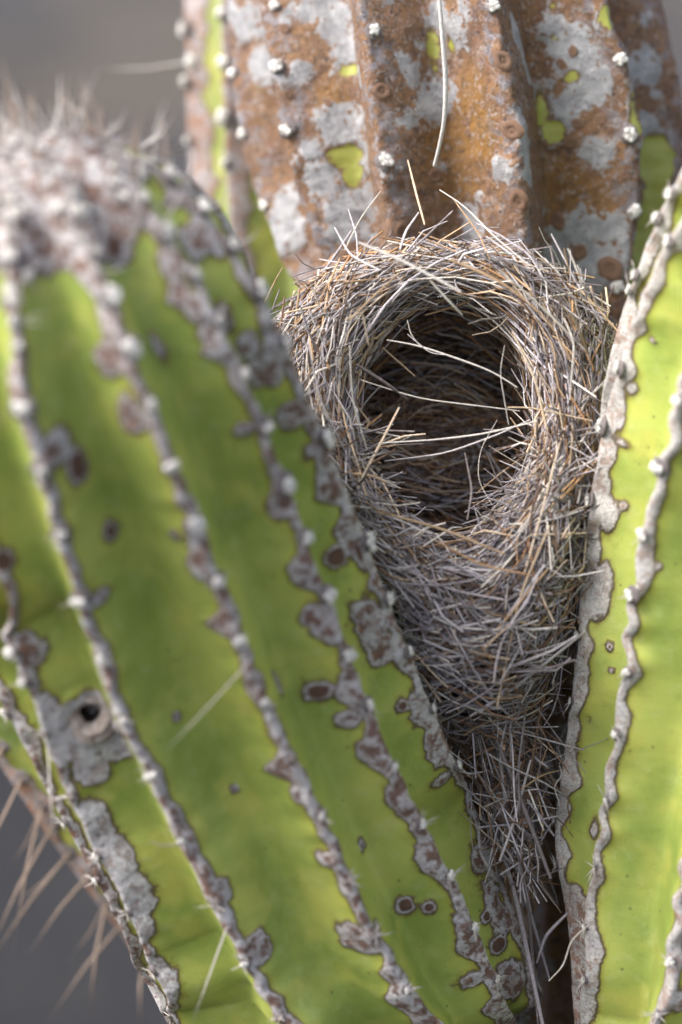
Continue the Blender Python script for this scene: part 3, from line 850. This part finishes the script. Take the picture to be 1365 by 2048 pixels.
for k, (x, y, rx, ry) in enumerate([(693, 134, 24, 13), (690, 312, 36, 24), (712, 345, 22, 26), (868, 95, 13, 42), (902, 92, 12, 20), (1136, 159, 17, 11), (1084, 222, 15, 40), (1107, 270, 24, 24), (1225, 35, 18, 26), (1276, 172, 18, 18),
                                    (1273, 240, 12, 40), (1310, 330, 44, 60), (1320, 420, 44, 60), (1300, 500, 40, 90), (1105, 78, 9, 7), (1290, 600, 40, 80), (1100, 8, 9, 8)]):
    g = np.maximum(g, S.blob(x, y, rx, ry, 210 + k, 0.45, 170))
low = sstep(-S.py, -640, -700) * 0
for k, (x, y, rx, ry, a) in enumerate([(955, 245, 60, 110, 1), (900, 330, 60, 90, .7), (676, 195, 36, 36, .8), (1180, 410, 90, 80, .6), (690, 420, 40, 30, .5), (520, 190, 20, 50, .7), (1130, 370, 50, 60, .6)]):
    q = S.blob(x, y, rx, ry, 240 + k, 0.5, 60)
    oc = np.maximum(oc, sstep(q, -0.004, 0.006) * a)
f = np.where(g > -0.004, np.maximum(f, np.where(g > -0.0025, 0.0002, -0.05)), f)
S.V += S.N * ((fbm(S.V * 60, 51, 3) - 0.5) * 0.0050 + (fbm(S.V * 260, 52, 2) - 0.5) * 0.0016 + np.clip(f, -0.001, 0.001) * 0.3 - 0.0008 * sstep(g, -0.0004, 0.0006))[..., None]
S.normals(); S.px, S.py, S.d = project(S.V)
back = thing('cactus_stem', tuple(S.C[0]), 'old cactus stem covered in rusty brown and grey scabby bark rising behind the nest', 'cactus', 'cactus stems crowding round the nest')
link('ribbed_skin', S.mesh('ribbed_skin', M_SCAB, {'f': f, 'g': g, 'u': S.u, 'o': oc}), back)
def put(S, parent, x, y, size, spines=0, snap=False, **kw):
    i = S.find(x, y)
    pos, nr = S.V[i], S.N[i]
    return areole(parent, pos, nr, S.T[i[0]], size, spines, **kw)
for (x, y, sz) in [(750, 62, .0036), (557, 128, .0034), (552, 6, .003), (570, 258, .0034), (590, 388, .003), (770, 318, .0040), (465, 152, .003), (486, 270, .003), (527, 408, .0026), (1243, 122, .0036), (1262, 268, .0040), (1268, 425, .0036), (1235, 575, .0036), (985, 5, .003)]:
    put(S, back, x, y, sz * 0.88, 3, slen=(0.0025, 0.005), tan=random.random() < 0.2)
# old ring scars where areoles have dropped
def ring_mesh(seed):
    r = np.random.default_rng(seed)
    nu, nv = 20, 7
    prof = [(1.25, -0.25), (1.0, 0.16), (0.72, 0.30), (0.5, 0.12), (0.36, -0.12), (0.18, 0.05), (0.02, 0.10)]
    a = np.arange(nu) * 2 * math.pi / nu
    v = np.array([[(p[0] * (1 + 0.16 * math.sin(2 * x + seed) + 0.08 * math.sin(5 * x + seed * 2)) * math.cos(x), p[0] * 0.92 * math.sin(x), p[1] + r.normal() * 0.03) for x in a] for p in prof])
    idx = np.arange(nu * nv).reshape(nv, nu)
    q = np.stack([idx[:-1], np.roll(idx[:-1], -1, 1), np.roll(idx[1:], -1, 1), idx[1:]], -1).reshape(-1, 4)
    return make_mesh('ring_scar', v, q, M_RING)
M_RING = simple('scar_bark', (0.29, 0.175, 0.115), (0.13, 0.08, 0.06), 520, 0.75, 0.0016)
RINGS = [ring_mesh(k) for k in range(4)]
for (x, y, px_) in [(1022, 262, 20), (1037, 405, 20), (770, 186, 17), (1008, 116, 18), (1155, 505, 14), (1225, 540, 22), (770, 455, 16), (808, 465, 16), (700, 178, 10), (661, 197, 7), (1148, 285, 12), (1155, 250, 10), (1110, 440, 14), (1145, 110, 9), (1205, 240, 9), (930, 245, 10), (935, 268, 8), (870, 355, 14), (1300, 215, 16), (580, 190, 8), (568, 60, 9), (1330, 165, 12), (1120, 120, 8), (640, 130, 9), (620, 210, 8)]:
    i = S.find(x, y)
    link('ring_scar', random.choice(RINGS), back, frame_matrix(S.V[i] + S.N[i] * (K * S.d[i] * px_ * 0.10), S.N[i], K * S.d[i] * px_ * np.array([1, 1, 0.48]), random.random() * 6))

# ================================================================== BLURRED STEMS BEHIND
def plain_stem(axis, ribs, n, mat, label, seed, w0=0.005, w1=0.010, rows=260, cols=20, rd=(0.3, 1), apex=0.05, b_add=0.0, crown=0.06):
    S = Stem(axis, ribs, n, 0.25, crown=crown, rows=rows, cols=cols, crest_b=0.07, valley_a=0.3, wav=0.001, seed=seed, rowdense=rd)
    print('STEM', seed, S.res)
    f = rib_field(S, w0, w1, 1.0, seed)
    f = np.maximum(f, apex - np.linalg.norm(S.V - S.V[-1, 0], axis=2))
    b = 0.3 + b_add + 0.5 * fbm(S.V * 40, seed, 2)
    S.V += S.N * (np.clip(f, -0.001, 0.002) * 0.3 + (fbm(S.V * 22, 9, 2) - 0.5) * 0.0010)[..., None]
    S.normals(); S.px, S.py, S.d = project(S.V)
    t = thing('cactus_stem', tuple(S.C[0]), label, 'cactus', 'cactus stems crowding round the nest')
    link('ribbed_skin', S.mesh('ribbed_skin', mat, {'f': f, 'b': b, 'u': S.u, 's': np.full(f.shape, -0.05)}), t)
    return S, t
bb = P(610, 2048, 1.62)
S1, rear = plain_stem([('w', bb[0] - 0.02, bb[1] + 0.06, 0, 0.06), ('w', bb[0] - 0.02, bb[1] + 0.04, 0.5, 0.062), ('w', bb[0], bb[1], bb[2], 0.064), ('p', 640, 1300, 1.60, 0.068), ('p', 650, 700, 1.56, 0.071), ('p', 640, 300, 1.54, 0.072), ('p', 632, -60, 1.52, 0.070), ('p', 620, -360, 1.52, 0.066), ('p', 615, -560, 1.52, 0.064)],
    [[(385, -80), (385, 0), (378, 200), (385, 350), (400, 480), (420, 640)], [(455, -80), (452, 0), (447, 150), (455, 300), (462, 420), (480, 640)]], 9, M_REAR,
    'out-of-focus green cactus stem with grey-white rib bark standing upright behind the spiny crown', 31, 0.0105, 0.006, 260, 24, (0.5, 1), b_add=-0.15)
rib_areoles(S1, rear, [[(447, 30), (447, 130), (452, 230), (458, 330)], [(384, 60), (380, 170), (380, 280)]], 0.0032, lambda x, y: 1, 0.1)
i = S1.find(380, 130)
a = areole(rear, S1.V[i], S1.N[i], S1.T[i[0]], 0.003, 0)
e = P(222, 118, 1.50)
link('spine', SPINEL[0], a, frame_matrix(S1.V[i], e - S1.V[i], (0.045, 0.045, np.linalg.norm(e - S1.V[i]))))

bc = P(700, 2048, 1.46)
S2, low = plain_stem([('w', bc[0] + 0.0, bc[1] + 0.04, 0, 0.058), ('w', bc[0] + 0.0, bc[1] + 0.03, 0.45, 0.06), ('w', bc[0], bc[1], bc[2] - 0.05, 0.063), ('p', 616, 1950, 1.465, 0.06199), ('p', 462, 1690, 1.425, 0.06575), ('p', 212, 1320, 1.385, 0.06575), ('p', 26, 1040, 1.355, 0.06575), ('p', -174, 740, 1.325, 0.06387), ('p', -324, 540, 1.315, 0.06199)],
    [[(-100, 1360), (-20, 1490), (42, 1580), (88, 1650), (164, 1750), (240, 1850), (315, 1960), (385, 2060)]], 9, M_REAR,
    'darker green cactus stem bristling with long brown needles behind the bored one', 37, 0.0045, 0.008, 240, 24, (0.35, 1))
needle_spots = [(0, 1490), (40, 1550), (78, 1610), (105, 1650), (142, 1700), (180, 1750), (215, 1797), (250, 1845), (290, 1900)]
tips = [[(-60, 1590)], [(-70, 1760)], [(0, 1860), (5, 1715)], [(-10, 1890)], [(62, 1935), (90, 1810)], [(105, 1905)], [(186, 2010), (160, 1890)], [(172, 2045)], [(262, 2035)]]
for (x, y), tt in zip(needle_spots, tips):
    i = S2.find(x, y)
    a = areole(low, S2.V[i], S2.N[i], S2.T[i[0]], 0.003, 1, slen=(0.008, 0.02), white=False, mats=SPINEB)
    for k, (tx, ty) in enumerate(tt):
        e = P(tx, ty, S2.d[i] - (0.02 if k % 2 == 0 else -0.035))
        th_ = 0.058 if k == 0 else 0.036
        link('spine', SPINEB[k % 2], a, frame_matrix(S2.V[i], e - S2.V[i], (th_, th_, np.linalg.norm(e - S2.V[i]))))

# ================================================================== NEST
NC = P(893, 828, 1.232)
NN = norm(-FWD * 0.985 + UPV * 0.17)
NX = np.array([1.0, 0, 0]); NY = np.cross(NN, NX)
PXM = K * 1.232
ang_t = np.radians([-90, -80, -70, -60, -45, -20, 0, 20, 45, 70, 90, 115, 135, 160, 180, 205, 225, 240, 255, 270])
out_t = np.array([620, 650, 590, 490, 395, 340, 335, 355, 400, 378, 345, 372, 412, 375, 330, 330, 345, 400, 510, 620]) * PXM
def r_out(a):
    a = (a + math.pi / 2) % (2 * math.pi) - math.pi / 2
    return np.interp(a, ang_t, out_t)
def r_in(a):
    return 1.0 / np.sqrt((np.cos(a) / (192 * PXM)) ** 2 + (np.sin(a) / (246 * PXM)) ** 2)
SK = np.array([0, 0.22, 0.38, 0.5, 0.60, 0.75, 0.88, 1.0])
def surf(a, s, off=0.0):
    """nest skin: a round the entrance, s from the cup's back (0) over the lip (0.5) to the outer foot (1)"""
    a = np.asarray(a, float); s = np.clip(np.asarray(s, float), 0, 1)
    ri, ro = r_in(a), r_out(a)
    down = np.clip(-np.sin(a), 0, 1) ** 1.5
    up = np.clip(np.sin(a), 0, 1)
    w = ro - ri
    rho_k = [ri * 0.0, ri * 0.92, ri * 1.10, ri, ri + 0.22 * w, ri + 0.55 * w, ri + 0.82 * w, ro]
    h_k = [-0.076 + 0 * a, -0.069 + 0 * a, -0.040 + 0 * a, -0.003 - 0.004 * up, 0.010 + 0.004 * up + 0.004 * down, 0.006 + 0.012 * down + 0.0 * up, -0.014 + 0.014 * down, -0.045 + 0.004 * down]
    rho = np.zeros_like(s + a); h = np.zeros_like(s + a)
    for k in range(len(SK) - 1):
        m = (s >= SK[k]) & (s <= SK[k + 1])
        t = (s - SK[k]) / (SK[k + 1] - SK[k])
        rho = np.where(m, rho_k[k] * (1 - t) + rho_k[k + 1] * t, rho)
        h = np.where(m, h_k[k] * (1 - t) + h_k[k + 1] * t, h)
    p = NC + (np.cos(a) * rho)[..., None] * NX + (np.sin(a) * rho)[..., None] * NY + h[..., None] * NN
    return p
def surf_n(a, s):
    e = 0.02
    da = surf(a + e, s) - surf(a - e, s)
    ds = surf(a, np.clip(s + e, 0, 1)) - surf(a, np.clip(s - e, 0, 1))
    return norm(np.cross(ds, da)) * -1.0
nest = thing('bird_nest', tuple(P(1000, 1460, 1.25)), 'bird nest woven of grey and tan straw, dark round entrance, wedged between cactus stems', 'nest')
# packed fibre under the straw
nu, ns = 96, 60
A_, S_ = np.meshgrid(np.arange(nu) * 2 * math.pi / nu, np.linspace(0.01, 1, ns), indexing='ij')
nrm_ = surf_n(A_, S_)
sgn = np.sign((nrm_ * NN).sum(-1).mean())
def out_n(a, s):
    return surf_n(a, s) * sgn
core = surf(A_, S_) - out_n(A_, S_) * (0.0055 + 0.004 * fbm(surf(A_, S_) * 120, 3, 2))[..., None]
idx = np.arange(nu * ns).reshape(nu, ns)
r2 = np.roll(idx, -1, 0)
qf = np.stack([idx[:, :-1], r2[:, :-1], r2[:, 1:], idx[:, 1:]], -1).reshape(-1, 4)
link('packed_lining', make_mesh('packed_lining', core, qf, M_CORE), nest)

PAL = {
    'grey': [(0.36, 0.33, 0.345), (0.27, 0.245, 0.26), (0.46, 0.43, 0.44), (0.17, 0.145, 0.145), (0.33, 0.305, 0.33)],
    'tan': [(0.42, 0.30, 0.19), (0.48, 0.37, 0.26), (0.36, 0.24, 0.145), (0.52, 0.42, 0.32)],
    'orange': [(0.40, 0.225, 0.11), (0.45, 0.27, 0.14), (0.33, 0.175, 0.08)],
    'pale': [(0.52, 0.49, 0.46), (0.58, 0.535, 0.48)],
    'brown': [(0.16, 0.095, 0.06), (0.20, 0.13, 0.09), (0.12, 0.08, 0.06)],
}
def pick(weights, n):
    ks = list(weights)
    w = np.array([weights[k] for k in ks], float); w /= w.sum()
    c = rng.choice(len(ks), n, p=w)
    out = np.array([PAL[ks[i]][rng.integers(len(PAL[ks[i]]))] for i in c])
    return out * rng.uniform(0.6, 1.45, (n, 1))
def tubes(pts, rad, colr, flat=None, sides=5):
    """pts (K,n,3); one tapered tube per row"""
    Kn, n, _ = pts.shape
    T = norm(np.gradient(pts, axis=1))
    ref = norm(rng.normal(size=(Kn, 1, 3)))
    a = norm(np.cross(T, np.broadcast_to(ref, T.shape))); b = np.cross(T, a)
    ang = np.arange(sides) * 2 * math.pi / sides
    fl = (np.ones(Kn) if flat is None else flat)[:, None, None, None]
    tap = (0.55 + 0.45 * np.sin(np.linspace(0.25, math.pi - 0.35, n)))[None, :, None, None]
    off = np.cos(ang)[None, None, :, None] * a[:, :, None] + np.sin(ang)[None, None, :, None] * b[:, :, None] * fl
    V = pts[:, :, None] + off * rad[:, None, None, None] * tap
    base = (np.arange(Kn) * n * sides)[:, None, None]
    i = (np.arange(n - 1) * sides)[None, :, None]
    k = np.arange(sides)[None, None]
    k2 = (k + 1) % sides
    F = np.stack(np.broadcast_arrays(base + i + k, base + i + k2, base + i + sides + k2, base + i + sides + k), -1).reshape(-1, 4)
    caps = []
    if sides == 5:
        pass
    C = np.repeat(colr, n * sides, 0) * rng.uniform(0.85, 1.12, (Kn * n * sides, 1))
    return V.reshape(-1, 3), F, C
NP_ = 8
def straws(n, s_rng, a_rng, psi_sd, length, rad, weights, off, stiff=(0.2, 0.8), tilt=0.10, psi_fn=None, s_pow=1.0):
    a0 = rng.uniform(*a_rng, n)
    s0 = s_rng[0] + (s_rng[1] - s_rng[0]) * rng.uniform(0, 1, n) ** s_pow
    L = rng.uniform(*length, n)
    if psi_fn is not None:
        psi = psi_fn(a0, n)
    else:
        psi = rng.normal(0, psi_sd, n)
    p0 = surf(a0, s0)
    e = 1e-3
    ta = norm(surf(a0 + e, s0) - surf(a0 - e, s0)); la = np.linalg.norm(surf(a0 + e, s0) - surf(a0 - e, s0), axis=1) / (2 * e)
    sp_, sm_ = np.clip(s0 + e, 0, 1), np.clip(s0 - e, 0, 1)
    ls = np.linalg.norm(surf(a0, sp_) - surf(a0, sm_), axis=1) / (sp_ - sm_)
    tau = np.linspace(-0.5, 0.5, NP_)
    aa = a0[:, None] + (np.cos(psi) * L / np.maximum(la, 0.012))[:, None] * tau
    sv = s0[:, None] + (np.sin(psi) * L / np.maximum(ls, 0.03))[:, None] * tau
    lo_, hi_ = (0.01, 0.46) if s_rng[1] < 0.46 else (0.40, 1.0)
    sv = np.clip(sv, lo_, hi_)
    c = surf(aa, sv)
    N0 = out_n(a0, s0)
    # straight version through the middle
    mid = c[:, NP_ // 2 - 1:NP_ // 2 + 1].mean(1)
    dirn = norm(c[:, NP_ // 2] - c[:, NP_ // 2 - 1])
    st = mid[:, None] + dirn[:, None] * (L[:, None] * tau)[..., None]
    k = rng.uniform(*stiff, n)[:, None, None]
    pts = c * (1 - k) + st * k
    o = rng.uniform(off[0], off[1], n)
    tl = rng.normal(0, tilt, n) * L
    pts += N0[:, None] * (o[:, None] + tl[:, None] * tau)[..., None]
    # wobble
    wv = rng.normal(size=(n, 1, 3)) * (L * 0.022)[:, None, None] * np.sin((tau * rng.uniform(2, 7, (n, 1)) * 2 + rng.uniform(0, 6, (n, 1))))[..., None]
    pts += wv
    r = rng.uniform(*rad, n)
    return pts, r, pick(weights, n), rng.uniform(0.45, 1.0, n)
PI = math.pi
upw = {'grey': 5.6, 'tan': 2.6, 'orange': 0.6, 'pale': 1.3, 'brown': 1.8}
grw = {'grey': 7.0, 'tan': 0.9, 'orange': 0.2, 'pale': 1.2, 'brown': 2.0}
inw = {'grey': 2.4, 'tan': 2.8, 'orange': 1.3, 'brown': 4.0, 'pale': 0.3}  # brown and tan cup straw, weighted darker to paint in the cup's shade
def horiz(a, n):
    # direction that lies level on the cup's back wall
    return np.where(np.sin(a) > 0, 1, -1) * 0 + np.arctan2(np.cos(a), -np.sin(a)) + rng.normal(0, 0.30, n)
def lowmix(a, n):
    # crossing weave on the belly: two slanting families and level ones
    lvl = np.arctan2(np.cos(a), -np.sin(a))
    fam = rng.choice([-0.55, 0.0, 0.5, 1.0, -0.25], n, p=[0.25, 0.3, 0.2, 0.1, 0.15])
    return lvl + fam + rng.normal(0, 0.25, n)
batches = [
    straws(700, (0.02, 0.30), (0, 2 * PI), 0, (0.03, 0.075), (0.00030, 0.00065), inw, (-0.004, 0.004), psi_fn=horiz, tilt=0.10),
    straws(700, (0.25, 0.455), (0, 2 * PI), 0.50, (0.02, 0.06), (0.00028, 0.00062), inw, (-0.005, 0.003), tilt=0.08),
    straws(1000, (0.475, 0.66), (-0.5, PI + 0.5), 0.28, (0.04, 0.11), (0.00028, 0.00070), upw, (-0.005, 0.004), (0.15, 0.6), 0.06),
    straws(1150, (0.55, 0.98), (-0.6, PI + 0.6), 0.46, (0.03, 0.11), (0.00030, 0.00078), upw, (-0.006, 0.004), (0.25, 0.85), 0.08),
    straws(420, (0.66, 0.99), (0.3, PI + 0.4), 1.0, (0.015, 0.05), (0.00028, 0.00062), grw, (-0.003, 0.006), (0.3, 0.9), 0.20),
    straws(520, (0.475, 0.62), (PI, 2 * PI), 0.30, (0.03, 0.08), (0.00032, 0.00072), {'grey': 5, 'tan': 2.2, 'orange': .4, 'pale': .9, 'brown': 1.5}, (-0.005, 0.003), (0.15, 0.6), 0.06),
    straws(1700, (0.56, 0.99), (PI * 1.02, PI * 1.98), 0, (0.025, 0.10), (0.00028, 0.00074), grw, (-0.007, 0.004), (0.3, 0.85), 0.07, psi_fn=lowmix),
    straws(380, (0.60, 0.97), (-0.75, 0.5), 0.35, (0.03, 0.085), (0.00034, 0.00080), {'grey': 5, 'tan': 2.2, 'orange': .4, 'pale': .9, 'brown': 1.4}, (0.0, 0.006), (0.3, 0.7), 0.09),
    straws(320, (0.50, 0.97), (0, 2 * PI), 0.9, (0.008, 0.035), (0.00018, 0.00042), upw, (0.000, 0.006), (0.5, 1.0), 0.40),
]
# loose tail of straw sagging into the cleft under the nest
def tail(n):
    t = rng.uniform(0, 1, n) ** 1.2
    cx = 985 + 60 * t + rng.normal(0, 1, n) * (85 * (1 - t) + 16)
    cy = 1370 + 400 * t
    d = rng.uniform(1.225, 1.285, n)
    ang = np.where(rng.uniform(size=n) < 0.55, rng.normal(PI / 2 - 0.35, 0.35, n), rng.uniform(0, PI, n))
    L = rng.uniform(60, 240, n) * (1 - 0.35 * t)
    tau = np.linspace(-0.5, 0.5, NP_)
    px = cx[:, None] + np.cos(ang)[:, None] * L[:, None] * tau
    py = cy[:, None] + np.sin(ang)[:, None] * L[:, None] * tau
    dd = d[:, None] + rng.normal(0, 0.02, n)[:, None] * tau
    pts = CAM + FWD * dd[..., None] + NX * ((px - 682.5) * K * dd)[..., None] + UPV * ((1024 - py) * K * dd)[..., None]
    wv = rng.normal(size=(n, 1, 3)) * 0.0008 * np.sin(tau * rng.uniform(3, 9, (n, 1)) + rng.uniform(0, 6, (n, 1)))[..., None]
    return pts + wv, rng.uniform(0.00028, 0.00062, n), pick({'grey': 6, 'brown': 3.5, 'tan': 0.5, 'pale': 0.3}, n), rng.uniform(0.5, 1, n)
batches.append(tail(380))
names = ['inner_straws', 'inner_straws', 'lip_straws', 'outer_straws', 'outer_straws', 'lip_straws', 'belly_straws', 'outer_straws', 'chaff', 'tail_straws']
single = []
groups = {}
for nm, (pts, r, c, fl) in zip(names, batches):
    if nm != 'chaff':
        # the straws that show longest are single pieces
        qx, qy, qd = project(pts)
        ext = np.hypot(qx[:, -1] - qx[:, 0], qy[:, -1] - qy[:, 0]) * r * (1 if nm != 'inner_straws' else 0.6) / qd.mean(1) ** 6
        order = np.argsort(-ext)
        take = {'inner_straws': 14, 'lip_straws': 40, 'outer_straws': 26, 'belly_straws': 42, 'tail_straws': 24}[nm]
        sel, rest = order[:take], order[take:]
        for i in sel:
            single.append((pts[i], r[i], c[i], fl[i]))
    else:
        rest = np.arange(len(r))
    groups.setdefault(nm, []).append((pts[rest], r[rest], c[rest], fl[rest]))
for nm, gl in groups.items():
    pts = np.concatenate([g[0] for g in gl]); r = np.concatenate([g[1] for g in gl]); c = np.concatenate([g[2] for g in gl]); fl = np.concatenate([g[3] for g in gl])
    V, F, C = tubes(pts, r, c, fl)
    o = link(nm, make_mesh(nm, V, F, M_STRAW, None, {'col': C}), nest)
    o['kind'] = 'stuff'
# straws that the photograph shows one by one
def bez(ctrl, n=14):
    ctrl = np.array(ctrl, float)
    L = np.concatenate([[0], np.cumsum(np.linalg.norm(np.diff(ctrl, axis=0), axis=1))])
    t = np.linspace(0, L[-1], 60)
    p = np.stack([np.interp(t, L, ctrl[:, k]) for k in range(3)], 1)
    q = gsmooth(p, 5)
    q[0], q[-1] = p[0], p[-1]
    return q[np.linspace(0, 59, n).astype(int)]
named = [
    ([(716, 484), (800, 518), (922, 583)], 1.150, 1.150, 11, 'pale', .3), ([(816, 320), (834, 392), (850, 450)], 1.205, 1.185, 8, 'tan', .5), ([(838, 425), (812, 462), (800, 500)], 1.19, 1.175, 6, 'grey', .6),
    ([(880, 380), (930, 412), (985, 470), (1060, 532)], 1.205, 1.170, 8, 'pale', .5), ([(905, 395), (960, 470), (980, 520)], 1.20, 1.17, 6, 'tan', .6), ([(762, 382), (722, 436), (690, 500)], 1.205, 1.18, 6, 'pale', .6),
    ([(697, 418), (714, 470), (716, 520)], 1.21, 1.18, 5, 'grey', .7), ([(670, 455), (700, 510), (760, 540)], 1.20, 1.17, 5, 'grey', .7), ([(530, 605), (552, 560), (566, 535)], 1.205, 1.20, 4, 'tan', .8), ([(545, 620), (560, 578)], 1.205, 1.20, 5, 'grey', .8),
    ([(774, 680), (835, 690), (900, 712), (985, 742), (1035, 775)], 1.190, 1.188, 7, 'pale', .7), ([(815, 640), (822, 668), (840, 692)], 1.188, 1.19, 4, 'pale', .7), ([(890, 710), (860, 706), (815, 668)], 1.188, 1.19, 4, 'grey', .7),
    ([(712, 728), (770, 765), (815, 798)], 1.178, 1.188, 8, 'grey', .6), ([(722, 760), (840, 798), (960, 812), (1040, 822)], 1.186, 1.186, 6, 'pale', .7), ([(799, 815), (760, 890), (714, 975)], 1.182, 1.168, 7, 'tan', .6),
    ([(760, 886), (870, 880), (970, 868), (1075, 842)], 1.188, 1.182, 8, 'pale', .6), ([(770, 922), (890, 908), (1000, 868), (1060, 840)], 1.195, 1.188, 6, 'grey', .7), ([(765, 695), (830, 752)], 1.20, 1.205, 6, 'tan', .7),
    ([(1025, 662), (1072, 760), (1095, 860)], 1.172, 1.168, 8, 'tan', .6), ([(1120, 885), (1088, 1010), (1050, 1145)], 1.162, 1.158, 7, 'tan', .7), ([(1100, 1052), (1040, 1190), (994, 1415)], 1.155, 1.165, 8, 'tan', .7), ([(1062, 1070), (1172, 1066)], 1.160, 1.168, 7, 'tan', .6),
    ([(1196, 918), (1122, 998)], 1.178, 1.165, 7, 'orange', .7), ([(1128, 636), (1150, 684), (1140, 800)], 1.170, 1.168, 8, 'pale', .6), ([(1150, 684), (1172, 636)], 1.170, 1.172, 6, 'grey', .6), ([(752, 1022), (880, 1056), (1010, 1108)], 1.160, 1.158, 7, 'tan', .7),
    ([(1172, 1262), (1060, 1352), (960, 1425)], 1.176, 1.172, 9, 'grey', .6), ([(1010, 1148), (930, 1280), (848, 1375)], 1.155, 1.178, 9, 'grey', .6), ([(1015, 815), (1060, 815), (1185, 842)], 1.182, 1.172, 6, 'tan', .7), ([(1010, 690), (1000, 745), (1018, 850)], 1.178, 1.186, 5, 'pale', .7),
    ([(995, 840), (960, 900), (955, 960), (985, 1010)], 1.190, 1.185, 4, 'pale', .7), ([(930, 905), (945, 980), (935, 1040)], 1.188, 1.178, 7, 'grey', .5), ([(690, 640), (725, 622), (738, 690)], 1.160, 1.165, 6, 'tan', .6), ([(640, 600), (660, 560), (700, 545)], 1.165, 1.165, 6, 'tan', .6),
    ([(860, 560), (905, 610), (925, 630)], 1.165, 1.172, 8, 'pale', .5), ([(800, 545), (740, 600), (700, 640)], 1.160, 1.158, 6, 'tan', .7), ([(900, 520), (1000, 560), (1100, 640), (1140, 720)], 1.158, 1.160, 8, 'tan', .6), ([(960, 500), (1060, 540), (1170, 610)], 1.170, 1.178, 8, 'grey', .6),
    ([(1000, 540), (1080, 610), (1170, 700)], 1.162, 1.172, 8, 'pale', .6), ([(620, 700), (640, 800), (690, 900)], 1.165, 1.165, 7, 'grey', .6), ([(700, 690), (705, 800), (735, 900)], 1.164, 1.166, 7, 'pale', .6),
    ([(1060, 1290), (1052, 1420), (1028, 1600)], 1.180, 1.20, 7, 'grey', .7), ([(990, 1470), (1035, 1580), (1102, 1757)], 1.195, 1.188, 11, 'grey', .4), ([(1062, 1520), (1030, 1640), (1000, 1722)], 1.198, 1.188, 10, 'grey', .5), ([(952, 1655), (1040, 1648), (1118, 1632)], 1.198, 1.20, 7, 'grey', .7),
    ([(955, 1570), (1025, 1760), (1088, 2060)], 1.214, 1.200, 13, 'grey', .5), ([(1005, 1500), (1050, 1720), (1078, 2060)], 1.222, 1.212, 11, 'grey', .5), ([(980, 1610), (1060, 1820), (1100, 1960)], 1.23, 1.225, 9, 'grey', .5), ([(1070, 1560), (1100, 1640)], 1.205, 1.20, 7, 'grey', .7), ([(1120, 1620), (1060, 1720)], 1.215, 1.21, 6, 'grey', .7),
    ([(1136, 1826), (1092, 1870), (1074, 1925)], 1.20, 1.212, 11, 'grey', .7), ([(1178, 1850), (1142, 1880), (1128, 1932), (1098, 1962)], 1.175, 1.19, 6, 'pale', .7), ([(1020, 1420), (1000, 1500), (1010, 1600)], 1.19, 1.20, 8, 'grey', .6), ([(1105, 1330), (1075, 1450), (1060, 1560)], 1.195, 1.205, 7, 'brown', .7),
    ([(850, 1190), (1000, 1230), (1110, 1225)], 1.158, 1.165, 8, 'grey', .6), ([(770, 1120), (900, 1180), (1010, 1200)], 1.165, 1.156, 8, 'grey', .6), ([(870, 1080), (960, 1130), (1060, 1150)], 1.156, 1.156, 6, 'orange', .7), ([(1140, 1000), (1120, 1150), (1110, 1300)], 1.165, 1.175, 7, 'grey', .6),
    ([(730, 1000), (770, 1080), (850, 1140)], 1.168, 1.160, 7, 'grey', .6), ([(960, 1320), (1010, 1240), (1090, 1130)], 1.164, 1.158, 8, 'grey', .6), ([(850, 1270), (930, 1340), (990, 1420)], 1.17, 1.176, 7, 'grey', .6), ([(1085, 1195), (1070, 1290), (1060, 1380)], 1.165, 1.178, 6, 'grey', .6),
]
def single_straw(pts, r, c, fl):
    V, F, C = tubes(pts[None], np.array([r]), np.array([c]), np.array([fl]), 6)
    link('straw', make_mesh('straw', V, F, M_STRAW, None, {'col': C}), nest)
for ctrl, d0, d1, wpx, kind, fl in named:
    n = len(ctrl)
    single_straw(bez([P(x, y, 0.037 + d0 + (d1 - d0) * k / (n - 1)) for k, (x, y) in enumerate(ctrl)]), wpx * (0.66 if kind == 'pale' and wpx < 9 else 0.9) * K * 1.18 / 2, np.array(PAL[kind][rng.integers(len(PAL[kind]))]), fl)
for s_ in single[:300 - len(named)]:
    single_straw(*s_)
print('single straws', len(named), len(single))

# a dead grass blade hanging down the scabby stem
pts = bez([P(876, -40, 1.250), P(884, 60, 1.250), P(893, 160, 1.252), P(890, 250, 1.256), P(869, 332, 1.262)], 22)
V, F, C = tubes(pts[None], np.array([0.00125]), np.array([(0.46, 0.44, 0.42)]), np.array([0.8]), 6)
blade = link('grass_blade', make_mesh('grass_blade', V, F, M_STRAW, None, {'col': C}))
blade['label'] = 'long dry grey grass blade hanging down the scabby brown stem above the nest'
blade['category'] = 'grass blade'
